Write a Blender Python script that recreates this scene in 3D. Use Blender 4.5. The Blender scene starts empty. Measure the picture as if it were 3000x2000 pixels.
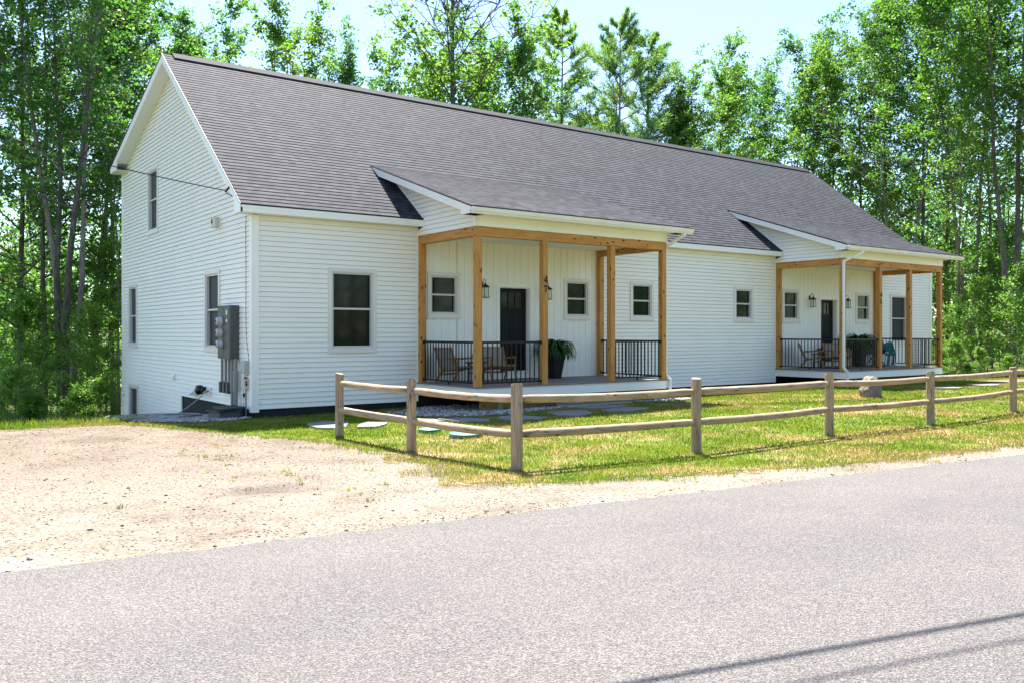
import bpy, math, random
import numpy as np
from mathutils import Vector, Matrix
from mathutils.geometry import delaunay_2d_cdt

R = math.radians
sc = bpy.context.scene
col = sc.collection
random.seed(7); rng = np.random.default_rng(11)

# ---------------------------------------------------------------- camera, sky, sun
F, CX, CY = 2559.74, 1481.68, 974.72            # measured on the 3000x2000 photograph
CAM = np.array([-6.3462, -17.4199, 1.1269]); YAW = 0.6313
cam = bpy.data.cameras.new("camera"); co = bpy.data.objects.new("camera", cam); col.objects.link(co)
cam.sensor_width = 36; cam.sensor_fit = 'HORIZONTAL'; cam.lens = 36 * F / 3000
cam.shift_x = (1500 - CX) / 3000; cam.shift_y = (CY - 1000) / 3000
cam.clip_start = 0.1; cam.clip_end = 3000
co.location = CAM; co.rotation_euler = (R(90), 0, -YAW)
sc.camera = co

SUN = Vector((0.22, 0.50, 1.0)).normalized()    # direction towards the sun: behind and right of the house
elev = math.asin(SUN.z)
w = bpy.data.worlds.new("World"); sc.world = w; w.use_nodes = True
nt = w.node_tree; nt.nodes.clear()
sky = nt.nodes.new('ShaderNodeTexSky'); sky.sky_type = 'NISHITA'; sky.sun_disc = False
sky.sun_elevation = elev; sky.sun_rotation = math.atan2(SUN.x, SUN.y)
sky.air_density = 1.0; sky.dust_density = 0.3; sky.ozone_density = 3.0
bg = nt.nodes.new('ShaderNodeBackground'); bg.inputs[1].default_value = 0.080
out = nt.nodes.new('ShaderNodeOutputWorld')
# soft summer clouds, laid out by direction
tc = nt.nodes.new('ShaderNodeTexCoord'); mp = nt.nodes.new('ShaderNodeMapping'); mp.inputs['Scale'].default_value = (1, 1, 2.6)
mp.inputs['Location'].default_value = (1.25, 0.4, 0.9)
nz = nt.nodes.new('ShaderNodeTexNoise'); nz.inputs['Scale'].default_value = 2.3; nz.inputs['Detail'].default_value = 9; nz.inputs['Roughness'].default_value = 0.58
rp = nt.nodes.new('ShaderNodeValToRGB'); rp.color_ramp.elements[0].position = 0.56; rp.color_ramp.elements[1].position = 0.74
rp.color_ramp.elements[0].color = (0, 0, 0, 1); rp.color_ramp.elements[1].color = (0.85, 0.85, 0.85, 1)
mx = nt.nodes.new('ShaderNodeMix'); mx.data_type = 'RGBA'
mx.inputs[7].default_value = (7.5, 7.7, 8.0, 1)
L = nt.links.new
L(tc.outputs['Generated'], mp.inputs[0]); L(mp.outputs[0], nz.inputs[0]); L(nz.outputs[0], rp.inputs[0])
L(rp.outputs[0], mx.inputs[0]); L(sky.outputs[0], mx.inputs[6]); L(mx.outputs[2], bg.inputs[0]); L(bg.outputs[0], out.inputs[0])

sl = bpy.data.lights.new("sun", 'SUN'); sl.energy = 4.6; sl.angle = R(0.55); sl.color = (1.0, 0.94, 0.84)
so = bpy.data.objects.new("sun", sl); col.objects.link(so)
so.rotation_euler = SUN.to_track_quat('Z', 'Y').to_euler(); so.location = (20, 30, 60)
sc.view_settings.view_transform = 'Standard'; sc.view_settings.look = 'None'
sc.view_settings.gamma = 1; sc.view_settings.exposure = 2.08

# ---------------------------------------------------------------- helpers
FW = np.array([math.sin(YAW), math.cos(YAW), 0]); RT = np.array([math.cos(YAW), -math.sin(YAW), 0])
def at(u, v, dep):                              # photo pixel + distance -> world point (measuring aid)
    return CAM + dep * (FW + RT * (u - CX) / F - np.array([0, 0, 1]) * (v - CY) / F)
def sm(x):
    x = min(1, max(0, x)); return x * x * (3 - 2 * x)
def gz(X, Y):                                   # height of the terrain
    z = -0.59 - 0.006 * max(X, -12) - (0.003 * Y if Y < 0 else 0)
    z += (.145*sm(X/4.5)+.0105*min(max(0, X-5), 17))*sm((Y+9)/3.8)*(1-.6*sm((Y+3.6)/2.4))*(1-sm((X-26)/8))
    if Y > 0:
        r1 = .05 * Y + .0022 * Y * Y if Y < 20 else 1.88 + (min(Y, 60) - 20) * .02
        z -= r1 * (1 - sm((X - 26) / 6))
    if X < 0:
        t = max(0, Y - 1.6); z -= sm((-X - 0.6) / 2.0) * min(1.4, 0.16 * t)
    return z

class MB:
    def __init__(s): s.v = []; s.f = []; s.uv = []
    def quad(s, a, b, c, d, uv=None):
        n = len(s.v); s.v += [tuple(a), tuple(b), tuple(c), tuple(d)]; s.f.append((n, n+1, n+2, n+3)); s.uv += list(uv) if uv else [(0, 0)] * 4
    def box(s, x0, x1, y0, y1, z0, z1):
        if x0 > x1: x0, x1 = x1, x0
        if y0 > y1: y0, y1 = y1, y0
        if z0 > z1: z0, z1 = z1, z0
        p = [(x0,y0,z0),(x1,y0,z0),(x1,y1,z0),(x0,y1,z0),(x0,y0,z1),(x1,y0,z1),(x1,y1,z1),(x0,y1,z1)]
        s._hex(p)
    def _hex(s, p):
        n = len(s.v); s.v += [tuple(q) for q in p]
        for f in ((0,3,2,1),(4,5,6,7),(0,1,5,4),(1,2,6,5),(2,3,7,6),(3,0,4,7)):
            s.f.append(tuple(n+i for i in f)); s.uv += [(0, 0)] * 4
    def bar(s, a, b, wx, wy, up=(0, 0, 1)):     # rectangular bar between two points
        a = Vector(a); b = Vector(b); d = (b - a).normalized(); u = Vector(up)
        if abs(d.dot(u)) > .95: u = Vector((1, 0, 0))
        r = d.cross(u).normalized(); q = r.cross(d).normalized()
        o = [(-1,-1),(1,-1),(1,1),(-1,1)]
        p = [a + r*(i*wx/2) + q*(j*wy/2) for i, j in o] + [b + r*(i*wx/2) + q*(j*wy/2) for i, j in o]
        s._hex(p)
    def prism(s, poly, f0, f1):                 # poly: list of 2d; f0/f1 map 2d -> 3d on either face
        n = len(s.v); k = len(poly)
        s.v += [tuple(f0(*p)) for p in poly] + [tuple(f1(*p)) for p in poly]
        s.f.append(tuple(range(n, n+k))); s.uv += [(0, 0)] * k
        s.f.append(tuple(range(n+2*k-1, n+k-1, -1))); s.uv += [(0, 0)] * k
        for i in range(k):
            j = (i+1) % k; s.f.append((n+i, n+k+i, n+k+j, n+j)); s.uv += [(0, 0)] * 4
    def tube(s, pts, rad, n=8, cap=True):
        pts = [Vector(p) for p in pts]; m = len(pts)
        if not hasattr(rad, '__len__'): rad = [rad] * m
        base = len(s.v); prev = None
        for i, p in enumerate(pts):
            d = (pts[min(i+1, m-1)] - pts[max(i-1, 0)]).normalized()
            if prev is None:
                u = Vector((0, 0, 1)) if abs(d.z) < .9 else Vector((1, 0, 0))
                r = d.cross(u).normalized()
            else:
                r = (prev - d * prev.dot(d)).normalized()
            prev = r; q = d.cross(r)
            for k in range(n):
                a = 2*math.pi*k/n; s.v.append(tuple(p + (r*math.cos(a) + q*math.sin(a)) * rad[i]))
        for i in range(m-1):
            for k in range(n):
                a = base+i*n+k; b = base+i*n+(k+1) % n; s.f.append((a, b, b+n, a+n)); s.uv += [(0, 0)] * 4
        if cap:
            s.f.append(tuple(base+k for k in range(n-1, -1, -1))); s.uv += [(0, 0)] * n
            s.f.append(tuple(base+(m-1)*n+k for k in range(n))); s.uv += [(0, 0)] * n
    def ring(s, a0, a1, z0, z1, wd, f, d0, d1): # picture-frame ring; f(a,z,d)->3d
        for (p0, p1, q0, q1) in ((a0, a1, z0, z0+wd), (a0, a1, z1-wd, z1), (a0, a0+wd, z0+wd, z1-wd), (a1-wd, a1, z0+wd, z1-wd)):
            s.pbox(p0, p1, q0, q1, f, d0, d1)
    def pbox(s, p0, p1, q0, q1, f, d0, d1):
        s._hex([f(p0,q0,d0), f(p1,q0,d0), f(p1,q0,d1), f(p0,q0,d1), f(p0,q1,d0), f(p1,q1,d0), f(p1,q1,d1), f(p0,q1,d1)])
    def build(s, name, mat, parent=None, smooth=False, bevel=0, loc=None, fixn=True):
        me = bpy.data.meshes.new(name)
        off = Vector((0, 0, 0))
        if parent is not None: off = parent.matrix_world_l if False else wl(parent)
        if loc is not None: off = Vector(loc)
        me.from_pydata([(x-off.x, y-off.y, z-off.z) for x, y, z in s.v], [], s.f)
        uvl = me.uv_layers.new(name="UVMap"); uvl.data.foreach_set('uv', np.array(s.uv, dtype=np.float32).ravel())
        if fixn:
            import bmesh
            bm = bmesh.new(); bm.from_mesh(me); bmesh.ops.recalc_face_normals(bm, faces=bm.faces); bm.to_mesh(me); bm.free()
        me.materials.append(mat)
        if smooth: me.polygons.foreach_set('use_smooth', [True] * len(me.polygons))
        o = bpy.data.objects.new(name, me); col.objects.link(o)
        if parent is not None: o.parent = parent
        if loc is not None: o.location = loc
        if bevel:
            b = o.modifiers.new('bevel', 'BEVEL'); b.width = bevel; b.segments = 2; b.limit_method = 'ANGLE'
        return o
def wl(o):
    p = Vector((0, 0, 0))
    while o is not None: p += o.location; o = o.parent
    return p
def tag(o, label=None, cat=None, group=None, kind=None):
    if label: o['label'] = label
    if cat: o['category'] = cat
    if group: o['group'] = group
    if kind: o['kind'] = kind
    return o
def empty(name, loc, label, cat, group=None, rz=0):
    o = bpy.data.objects.new(name, None); col.objects.link(o); o.location = loc; o.rotation_euler = (0, 0, rz); o.empty_display_size = .3
    return tag(o, label, cat, group)
def copy_tree(o, parent=None):
    c = o.copy(); col.objects.link(c)
    if parent is not None: c.parent = parent
    for ch in list(o.children): copy_tree(ch, c)
    return c

# ---------------------------------------------------------------- materials
def mat(name, base=(.8, .8, .8), rough=.6, spec=.5, metal=0, fn=None):
    m = bpy.data.materials.new(name); m.use_nodes = True; t = m.node_tree
    b = t.nodes['Principled BSDF']
    b.inputs['Base Color'].default_value = (*base, 1); b.inputs['Roughness'].default_value = rough
    b.inputs['Specular IOR Level'].default_value = spec; b.inputs['Metallic'].default_value = metal
    if fn: fn(t, b)
    return m
def node(t, typ, **kw):
    n = t.nodes.new(typ)
    for k, v in kw.items():
        if k in n.inputs: n.inputs[k].default_value = v
        else: setattr(n, k, v)
    return n
def ramp(t, src, stops):
    r = t.nodes.new('ShaderNodeValToRGB'); e = r.color_ramp.elements
    while len(e) < len(stops): e.new(.5)
    for i, (p, c) in enumerate(stops):
        e[i].position = p; e[i].color = (*c, 1) if len(c) == 3 else c
    t.links.new(src, r.inputs[0]); return r.outputs[0]
def pos(t, scale=(1, 1, 1), obj=False, rot=(0, 0, 0)):
    if obj: s = t.nodes.new('ShaderNodeTexCoord').outputs['Object']
    else: s = t.nodes.new('ShaderNodeNewGeometry').outputs['Position']
    m = t.nodes.new('ShaderNodeMapping'); m.inputs['Scale'].default_value = scale; m.inputs['Rotation'].default_value = rot
    t.links.new(s, m.inputs[0]); return m.outputs[0]
def noise(t, vec, scale, detail=4, rough=.55):
    n = node(t, 'ShaderNodeTexNoise', Scale=scale, Detail=detail, Roughness=rough); t.links.new(vec, n.inputs[0]); return n.outputs[0]
def mixc(t, fac, a, b, mode='MIX'):
    m = t.nodes.new('ShaderNodeMix'); m.data_type = 'RGBA'; m.blend_type = mode
    for i, x in ((0, fac), (6, a), (7, b)):
        if isinstance(x, (int, float)): m.inputs[i].default_value = x
        elif isinstance(x, tuple): m.inputs[i].default_value = (*x, 1)
        else: t.links.new(x, m.inputs[i])
    return m.outputs[2]
def math_(t, op, a, b=None, c=None):
    m = t.nodes.new('ShaderNodeMath'); m.operation = op
    for i, x in enumerate((a, b, c)):
        if x is None: continue
        if isinstance(x, (int, float)): m.inputs[i].default_value = x
        else: t.links.new(x, m.inputs[i])
    return m.outputs[0]
def bump(t, b, h, dist, strength=1.0):
    n = node(t, 'ShaderNodeBump', Distance=dist, Strength=strength); t.links.new(h, n.inputs['Height']); t.links.new(n.outputs[0], b.inputs['Normal'])

def f_white(c1, c2, sc_=1.3):
    def fn(t, b):
        n = noise(t, pos(t), sc_, 5); c = ramp(t, n, [(.3, c1), (.7, c2)])
        t.links.new(c, b.inputs['Base Color'])
    return fn
M = {}
M['siding'] = mat('vinyl_siding', rough=.45, fn=f_white((.85, .815, .725), (.88, .85, .77)))
M['trim'] = mat('white_trim', rough=.4, fn=f_white((.84, .82, .755), (.88, .86, .80)))
M['soffit'] = mat('white_soffit', rough=.5, fn=f_white((.80, .80, .78), (.83, .83, .81)))
M['boards'] = mat('white_boards', rough=.5, fn=f_white((.84, .82, .755), (.875, .855, .80)))
M['winframe'] = mat('window_trim', rough=.35, fn=f_white((.70, .66, .61), (.75, .71, .66)))
M['sash'] = mat('off_white_sash', (.58, .56, .52), .35)
M['glass'] = mat('dark_glass', (.006, .008, .008), .05, .3)
def f_screen(t, b):
    n = noise(t, pos(t), 140, 2); c = ramp(t, n, [(.35, (.016, .019, .021)), (.65, (.042, .047, .052))]); t.links.new(c, b.inputs['Base Color'])
M['screen'] = mat('window_screen', (.04, .045, .05), .5, .2, fn=f_screen)
M['black'] = mat('black_metal', (.006, .006, .007), .4, .3)
M['door'] = mat('black_door', (.005, .006, .007), .5, .2)
M['dripedge'] = mat('black_drip_edge', (.015, .014, .014), .5)
def f_found(t, b):
    n = noise(t, pos(t, (3, 3, 1)), 3.0, 6, .7); c = ramp(t, n, [(.35, (.004, .005, .006)), (.66, (.010, .012, .014)), (.82, (.07, .07, .065))]); t.links.new(c, b.inputs['Base Color'])
M['foundation'] = mat('tarred_foundation', rough=.8, fn=f_found)
def cracks(t, axis, c, col_, amt):
    sc3 = {'z': (6, 6, .45), 'x': (.45, 6, 6), 'y': (6, .45, 6)}[axis]
    n = noise(t, pos(t, sc3), 2.0, 3, .5); k = math_(t, 'ABSOLUTE', math_(t, 'SUBTRACT', n, .5))
    k = ramp(t, k, [(.0, (1, 1, 1)), (.007, (.8, .8, .8)), (.014, (0, 0, 0))])
    m = ramp(t, noise(t, pos(t), 1.7, 2), [(.48, (0, 0, 0)), (.56, (amt, amt, amt))])
    return mixc(t, math_(t, 'MULTIPLY', k, m), c, col_)
def cedar(axis, c1=(.34, .14, .030), c2=(.70, .36, .095), knots=True):
    sc3 = {'z': (9, 9, .55), 'x': (.55, 9, 9), 'y': (9, .55, 9)}[axis]
    kn = {'z': (8, 8, 4.2), 'x': (4.2, 8, 8), 'y': (8, 4.2, 8)}[axis]
    def fn(t, b):
        v = pos(t, sc3); n = noise(t, v, 3.0, 7, .65); c = ramp(t, n, [(.25, c1), (.5, tuple((a+d)/2 for a, d in zip(c1, c2))), (.75, c2)])
        big = noise(t, pos(t, (1, 1, 1)), 1.1, 2); c = mixc(t, big, c, mixc(t, 1.0, c, (.86, .80, .72), 'MULTIPLY'))
        if knots:
            vo = node(t, 'ShaderNodeTexVoronoi', Scale=1.0); t.links.new(pos(t, kn), vo.inputs[0])
            k = ramp(t, vo.outputs['Distance'], [(.15, (1, 1, 1)), (.21, (0, 0, 0))])
            c = mixc(t, k, c, (.10, .035, .012))
        t.links.new(cracks(t, axis, c, (.16, .07, .025), .5), b.inputs['Base Color']); bump(t, b, n, .004, .5)
    return fn
M['cedar_z'] = mat('cedar_upright', rough=.6, spec=.3, fn=cedar('z'))
M['cedar_plain'] = mat('cedar_upright_clear', rough=.6, spec=.3, fn=cedar('z', knots=False))
M['cedar_x'] = mat('cedar_lengthwise', rough=.6, spec=.3, fn=cedar('x'))
M['cedar_y'] = mat('cedar_crosswise', rough=.6, spec=.3, fn=cedar('y'))
M['treated_x'] = mat('treated_lumber', rough=.8, spec=.2, fn=cedar('x', (.16, .10, .035), (.34, .24, .09)))
M['teak'] = mat('teak_wood', rough=.5, fn=cedar('z', (.20, .085, .025), (.42, .21, .07), False))
def f_fence(axis):
    sc3 = {'z': (14, 14, .8), 'x': (.8, 14, 14), 'y': (14, .8, 14)}[axis]
    kn = {'z': (9, 9, 3.0), 'x': (3.0, 9, 9), 'y': (9, 3.0, 9)}[axis]
    def fn(t, b):
        n = noise(t, pos(t, sc3), 2.2, 8, .7)
        c = ramp(t, n, [(.28, (.17, .115, .065)), (.47, (.33, .24, .15)), (.62, (.42, .32, .215)), (.8, (.50, .42, .33))])
        big = noise(t, pos(t), 2.3, 3); c = mixc(t, ramp(t, big, [(.42, (0, 0, 0)), (.62, (1, 1, 1))]), c, mixc(t, 1.0, c, (.86, .90, .98), 'MULTIPLY'))
        vo = node(t, 'ShaderNodeTexVoronoi', Scale=1.0); t.links.new(pos(t, kn), vo.inputs[0])
        k = ramp(t, vo.outputs['Distance'], [(.06, (1, 1, 1)), (.14, (0, 0, 0))])
        c = mixc(t, k, c, (.06, .035, .02)); c = cracks(t, axis, c, (.05, .035, .025), .9)
        t.links.new(c, b.inputs['Base Color']); bump(t, b, n, .01, .6)
    return fn
M['fence_z'] = mat('weathered_post_wood', rough=.75, spec=.25, fn=f_fence('z'))
M['fence_x'] = mat('weathered_rail_wood', rough=.75, spec=.25, fn=f_fence('x'))
M['fence_y'] = mat('weathered_side_rail_wood', rough=.75, spec=.25, fn=f_fence('y'))

def shingles(c1, c2, c3, band=True):
    def fn(t, b):
        uv = t.nodes.new('ShaderNodeUVMap'); s = t.nodes.new('ShaderNodeSeparateXYZ'); t.links.new(uv.outputs[0], s.inputs[0])
        row = math_(t, 'FLOOR', s.outputs[1])
        rw = node(t, 'ShaderNodeTexWhiteNoise', noise_dimensions='1D'); t.links.new(row, rw.inputs['W'])
        uu = math_(t, 'MULTIPLY_ADD', s.outputs[0], 1 / .16, math_(t, 'MULTIPLY', rw.outputs[0], 7.0))
        wob = noise(t, uv.outputs[0], 5.0, 2)
        uu = math_(t, 'ADD', uu, math_(t, 'MULTIPLY', wob, .8))
        cell = math_(t, 'FLOOR', uu); cv = t.nodes.new('ShaderNodeCombineXYZ'); t.links.new(cell, cv.inputs[0]); t.links.new(row, cv.inputs[1])
        wn = node(t, 'ShaderNodeTexWhiteNoise', noise_dimensions='3D'); t.links.new(cv.outputs[0], wn.inputs['Vector'])
        c = ramp(t, wn.outputs[0], [(0, c1), (.5, c2), (1, c3)])
        fr = math_(t, 'FRACT', s.outputs[1]); c = c if not band else mixc(t, ramp(t, fr, [(.66, (0, 0, 0)), (.80, (1, 1, 1))]), c, mixc(t, 1.0, c, (.45, .44, .46), 'MULTIPLY'))  # shadow line under each course, put into the colour as a printed band
        g = noise(t, pos(t), 90, 3, .7); c = mixc(t, 1.0, c, ramp(t, g, [(.3, (.62, .62, .62)), (.7, (1.35, 1.33, 1.36))]), 'MULTIPLY')
        pt = noise(t, pos(t), .55, 4); c = mixc(t, 1.0, c, ramp(t, pt, [(.3, (.90, .90, .92)), (.7, (1.1, 1.08, 1.08))]), 'MULTIPLY')
        t.links.new(c, b.inputs['Base Color']); bump(t, b, g, .004, .6)
    return fn
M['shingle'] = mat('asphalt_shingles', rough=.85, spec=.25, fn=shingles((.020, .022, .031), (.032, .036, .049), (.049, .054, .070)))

M['shingle_low'] = mat('low_slope_shingles', rough=.85, spec=.25, fn=shingles((.022, .024, .032), (.044, .047, .060), (.076, .079, .097), False))  # same shingles, lightened for the grazing view, no shadow line painted in
GR_D, GR_L, GR_T = (.062, .11, .013), (.20, .225, .030), (.31, .225, .12)
def lawn_patch(t):                              # where the grass has dried out
    a = noise(t, pos(t, (.55, 1.0, 1)), .75, 5, .62)
    b_ = noise(t, pos(t), 4.5, 4, .6)
    return ramp(t, math_(t, 'ADD', math_(t, 'MULTIPLY', a, .75), math_(t, 'MULTIPLY', b_, .25)), [(.475, (0, 0, 0)), (.58, (1, 1, 1))])
def f_lawn(t, b):
    n = noise(t, pos(t), 3.5, 6, .7); c = ramp(t, n, [(.3, GR_D), (.5, (.12, .165, .024)), (.75, (.22, .20, .07))])
    c = mixc(t, lawn_patch(t), c, GR_T); t.links.new(c, b.inputs['Base Color']); bump(t, b, noise(t, pos(t), 40, 4, .7), .03, .8)
    e = t.nodes.new('ShaderNodeAttribute'); e.attribute_name = 'edge'
    k = math_(t, 'ADD', e.outputs['Fac'], math_(t, 'MULTIPLY', math_(t, 'SUBTRACT', noise(t, pos(t), 5, 6, .7), .5), 1.9))
    h = math_(t, 'GREATER_THAN', k, .5); tp = t.nodes.new('ShaderNodeBsdfTransparent'); ms = t.nodes.new('ShaderNodeMixShader')
    t.links.new(h, ms.inputs[0]); t.links.new(tp.outputs[0], ms.inputs[1]); t.links.new(b.outputs[0], ms.inputs[2]); t.links.new(ms.outputs[0], t.nodes['Material Output'].inputs[0])
M['lawn'] = mat('lawn_turf', rough=.95, spec=.1, fn=f_lawn)
def f_blade(t, b):
    n = noise(t, pos(t), 2.2, 4, .6); c = ramp(t, n, [(.3, GR_D), (.48, (.12, .175, .018)), (.66, GR_L)])
    fine = noise(t, pos(t), 35, 2); c = mixc(t, 1.0, c, ramp(t, fine, [(.3, (.65, .7, .6)), (.7, (1.35, 1.3, 1.3))]), 'MULTIPLY')
    lp = lawn_patch(t); c = mixc(t, math_(t, 'MULTIPLY', lp, .75), c, (.27, .20, .09))
    t.links.new(c, b.inputs['Base Color'])
    tr = t.nodes.new('ShaderNodeBsdfTranslucent'); t.links.new(mixc(t, 1.0, c, (1.5, 1.6, .9), 'MULTIPLY'), tr.inputs[0])
    ms = t.nodes.new('ShaderNodeMixShader'); ms.inputs[0].default_value = .42
    t.links.new(b.outputs[0], ms.inputs[1]); t.links.new(tr.outputs[0], ms.inputs[2]); t.links.new(ms.outputs[0], t.nodes['Material Output'].inputs[0])
M['blade'] = mat('grass_blades', rough=.7, spec=.2, fn=f_blade)
def f_sand(t, b):
    p = pos(t); n = noise(t, p, 1.1, 8, .68); f = noise(t, p, 26, 5, .75)
    c = ramp(t, n, [(.30, (.125, .103, .082)), (.48, (.195, .165, .134)), (.7, (.255, .22, .182))])
    c = mixc(t, 1.0, c, ramp(t, f, [(.34, (.34, .33, .34)), (.46, (.88, .87, .87)), (.64, (1.32, 1.31, 1.29))]), 'MULTIPLY')
    vo = node(t, 'ShaderNodeTexVoronoi', Scale=42.0, Randomness=1.0); t.links.new(p, vo.inputs[0])
    k = ramp(t, vo.outputs['Distance'], [(.10, (1, 1, 1)), (.2, (0, 0, 0))])
    msk = ramp(t, noise(t, p, 2.7, 4), [(.48, (0, 0, 0)), (.6, (1, 1, 1))])
    c = mixc(t, math_(t, 'MULTIPLY', k, msk), c, (.13, .11, .10))
    red = ramp(t, noise(t, pos(t, (.35, 1.6, 1), rot=(0, 0, R(-8))), 2.2, 6, .7), [(.60, (0, 0, 0)), (.72, (1, 1, 1))])
    c = mixc(t, math_(t, 'MULTIPLY', red, .55), c, (.30, .17, .11))
    # older, browner gravel away from the road, and one oil dark patch where cars turn
    sp = t.nodes.new('ShaderNodeSeparateXYZ'); t.links.new(p, sp.inputs[0])
    far = ramp(t, math_(t, 'ADD', math_(t, 'MULTIPLY', math_(t, 'ADD', sp.outputs[1], 9.3), .14), math_(t, 'MULTIPLY', math_(t, 'SUBTRACT', n, .5), 1.6)), [(.15, (1.04, 1.04, 1.04)), (.75, (.84, .80, .77))])
    c = mixc(t, 1.0, c, far, 'MULTIPLY')
    dx = math_(t, 'MULTIPLY', math_(t, 'ADD', sp.outputs[0], 2.85), 1.1); dy = math_(t, 'MULTIPLY', math_(t, 'ADD', sp.outputs[1], 8.2), 1.9)
    rr_ = math_(t, 'ADD', math_(t, 'SQRT', math_(t, 'ADD', math_(t, 'MULTIPLY', dx, dx), math_(t, 'MULTIPLY', dy, dy))), math_(t, 'MULTIPLY', math_(t, 'SUBTRACT', noise(t, p, 5, 6, .75), .5), 2.2))
    c = mixc(t, ramp(t, rr_, [(.25, (.6, .6, .6)), (.95, (0, 0, 0))]), c, (.085, .07, .062))
    t.links.new(c, b.inputs['Base Color']); bump(t, b, f, .018, .7)
M['sand'] = mat('sandy_gravel', rough=.95, spec=.1, fn=f_sand)
def f_road(t, b):
    p = pos(t); vo = node(t, 'ShaderNodeTexVoronoi', Scale=95.0); t.links.new(p, vo.inputs[0])
    f = noise(t, p, 95, 3, .7); c = ramp(t, f, [(.32, (.040, .037, .037)), (.47, (.104, .097, .096)), (.62, (.180, .168, .166))])
    sp = t.nodes.new('ShaderNodeSeparateColor'); t.links.new(vo.outputs['Color'], sp.inputs[0])
    c = mixc(t, ramp(t, sp.outputs[0], [(.72, (0, 0, 0)), (.76, (.6, .6, .6))]), c, (.24, .222, .214))
    big = noise(t, pos(t, (.5, .9, 1), rot=(0, 0, R(6))), .8, 5, .6); c = mixc(t, 1.0, c, ramp(t, big, [(.3, (.86, .86, .88)), (.7, (1.12, 1.10, 1.08))]), 'MULTIPLY')
    t.links.new(c, b.inputs['Base Color']); bump(t, b, vo.outputs['Distance'], .012, .9)
M['road'] = mat('worn_asphalt', rough=.85, spec=.25, fn=f_road)
def f_litter(t, b):
    n = noise(t, pos(t), 3.0, 7, .7); c = ramp(t, n, [(.3, (.035, .045, .012)), (.5, (.055, .075, .015)), (.7, (.10, .075, .035))])
    t.links.new(c, b.inputs['Base Color']); bump(t, b, n, .1, .8)
M['litter'] = mat('woodland_floor', rough=.95, spec=.1, fn=f_litter)
def stone(c1, c2, s=9, bm=.02):
    def fn(t, b):
        n = noise(t, pos(t), s, 7, .68); c = ramp(t, n, [(.3, c1), (.7, c2)]); t.links.new(c, b.inputs['Base Color']); bump(t, b, n, bm, .8)
    return fn
M['gravelbed'] = mat('grey_gravel', rough=.9, fn=stone((.09, .09, .09), (.33, .32, .31), 30))
def f_peb(t, b):
    vo = node(t, 'ShaderNodeTexVoronoi', Scale=16.0); t.links.new(pos(t), vo.inputs[0]); s = t.nodes.new('ShaderNodeSeparateColor'); t.links.new(vo.outputs['Color'], s.inputs[0])
    t.links.new(ramp(t, s.outputs[0], [(.1, (.11, .11, .12)), (.5, (.28, .27, .26)), (.9, (.50, .47, .44))]), b.inputs['Base Color'])
M['pebble'] = mat('mixed_pebbles', rough=.85, fn=f_peb)
def f_peb2(t, b):
    vo = node(t, 'ShaderNodeTexVoronoi', Scale=7.0); t.links.new(pos(t), vo.inputs[0]); s = t.nodes.new('ShaderNodeSeparateColor'); t.links.new(vo.outputs['Color'], s.inputs[0])
    t.links.new(ramp(t, s.outputs[0], [(.1, (.05, .046, .048)), (.5, (.12, .11, .11)), (.9, (.42, .37, .33))]), b.inputs['Base Color'])
M['darkpebble'] = mat('loose_dark_pebbles', rough=.85, fn=f_peb2)
M['flag'] = mat('flagstone', rough=.85, fn=stone((.12, .115, .11), (.22, .21, .20), 6))
M['boulder'] = mat('granite', rough=.9, fn=stone((.10, .08, .062), (.27, .22, .175), 8, .05))
M['deck'] = mat('composite_deck', rough=.7, fn=stone((.17, .145, .14), (.24, .21, .20), 14, .004))
M['riser'] = mat('grey_green_riser', (.42, .44, .39), .6)
M['tread'] = mat('grey_tread', rough=.7, fn=stone((.12, .12, .125), (.19, .19, .19), 10, .004))
M['white_metal'] = mat('white_aluminium', (.80, .79, .74), .35)
M['gutter'] = mat('cream_gutter', rough=.35, fn=f_white((.72, .69, .62), (.80, .78, .73), 3))
M['meter'] = mat('grey_green_enamel', rough=.5, fn=stone((.052, .062, .058), (.075, .085, .082), 30, .001))
M['pvc'] = mat('grey_pvc', rough=.5, fn=stone((.20, .20, .20), (.27, .27, .27), 8, .001))
M['ltgrey'] = mat('light_grey_plastic', (.40, .40, .39), .5)
M['meterglass'] = mat('meter_dome', (.45, .45, .43), .15, .6)
M['beige'] = mat('beige_plastic', (.55, .50, .44), .5)
M['hose'] = mat('grey_hose', (.22, .235, .25), .4)
M['utility'] = mat('green_black_box', rough=.6, fn=stone((.015, .024, .02), (.035, .05, .042), 12, .004))
M['red'] = mat('red_plastic', (.35, .02, .015), .5)
M['brass'] = mat('brass', (.45, .33, .18), .4, metal=.6)
M['teallid'] = mat('green_plastic_lid', rough=.5, fn=stone((.03, .19, .13), (.05, .26, .18), 6, .003))
M['pot'] = mat('black_planter', (.007, .008, .009), .5, .3)
M['teal'] = mat('teal_fabric', rough=.9, fn=stone((.004, .10, .10), (.012, .19, .18), 12, .02))
M['ball'] = mat('blue_rubber', (.01, .12, .55), .4)
M['lampglass'] = mat('clear_lamp_glass', (.62, .62, .50), .25, .5)
def f_stripe(t, b):
    s = t.nodes.new('ShaderNodeSeparateXYZ'); t.links.new(pos(t), s.inputs[0])
    k = math_(t, 'FRACT', math_(t, 'MULTIPLY', s.outputs[0], 9.0)); t.links.new(ramp(t, math_(t, 'GREATER_THAN', k, .5), [(0, (.01, .05, .07)), (1, (.7, .7, .66))]), b.inputs['Base Color'])
M['stripe'] = mat('striped_towel', rough=.9, fn=f_stripe)
def f_weave(t, b):
    w_ = node(t, 'ShaderNodeTexChecker', Scale=70.0); t.links.new(pos(t), w_.inputs[0]); w_.inputs[1].default_value = (.20, .17, .13, 1); w_.inputs[2].default_value = (.32, .28, .22, 1)
    t.links.new(w_.outputs[0], b.inputs['Base Color'])
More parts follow.
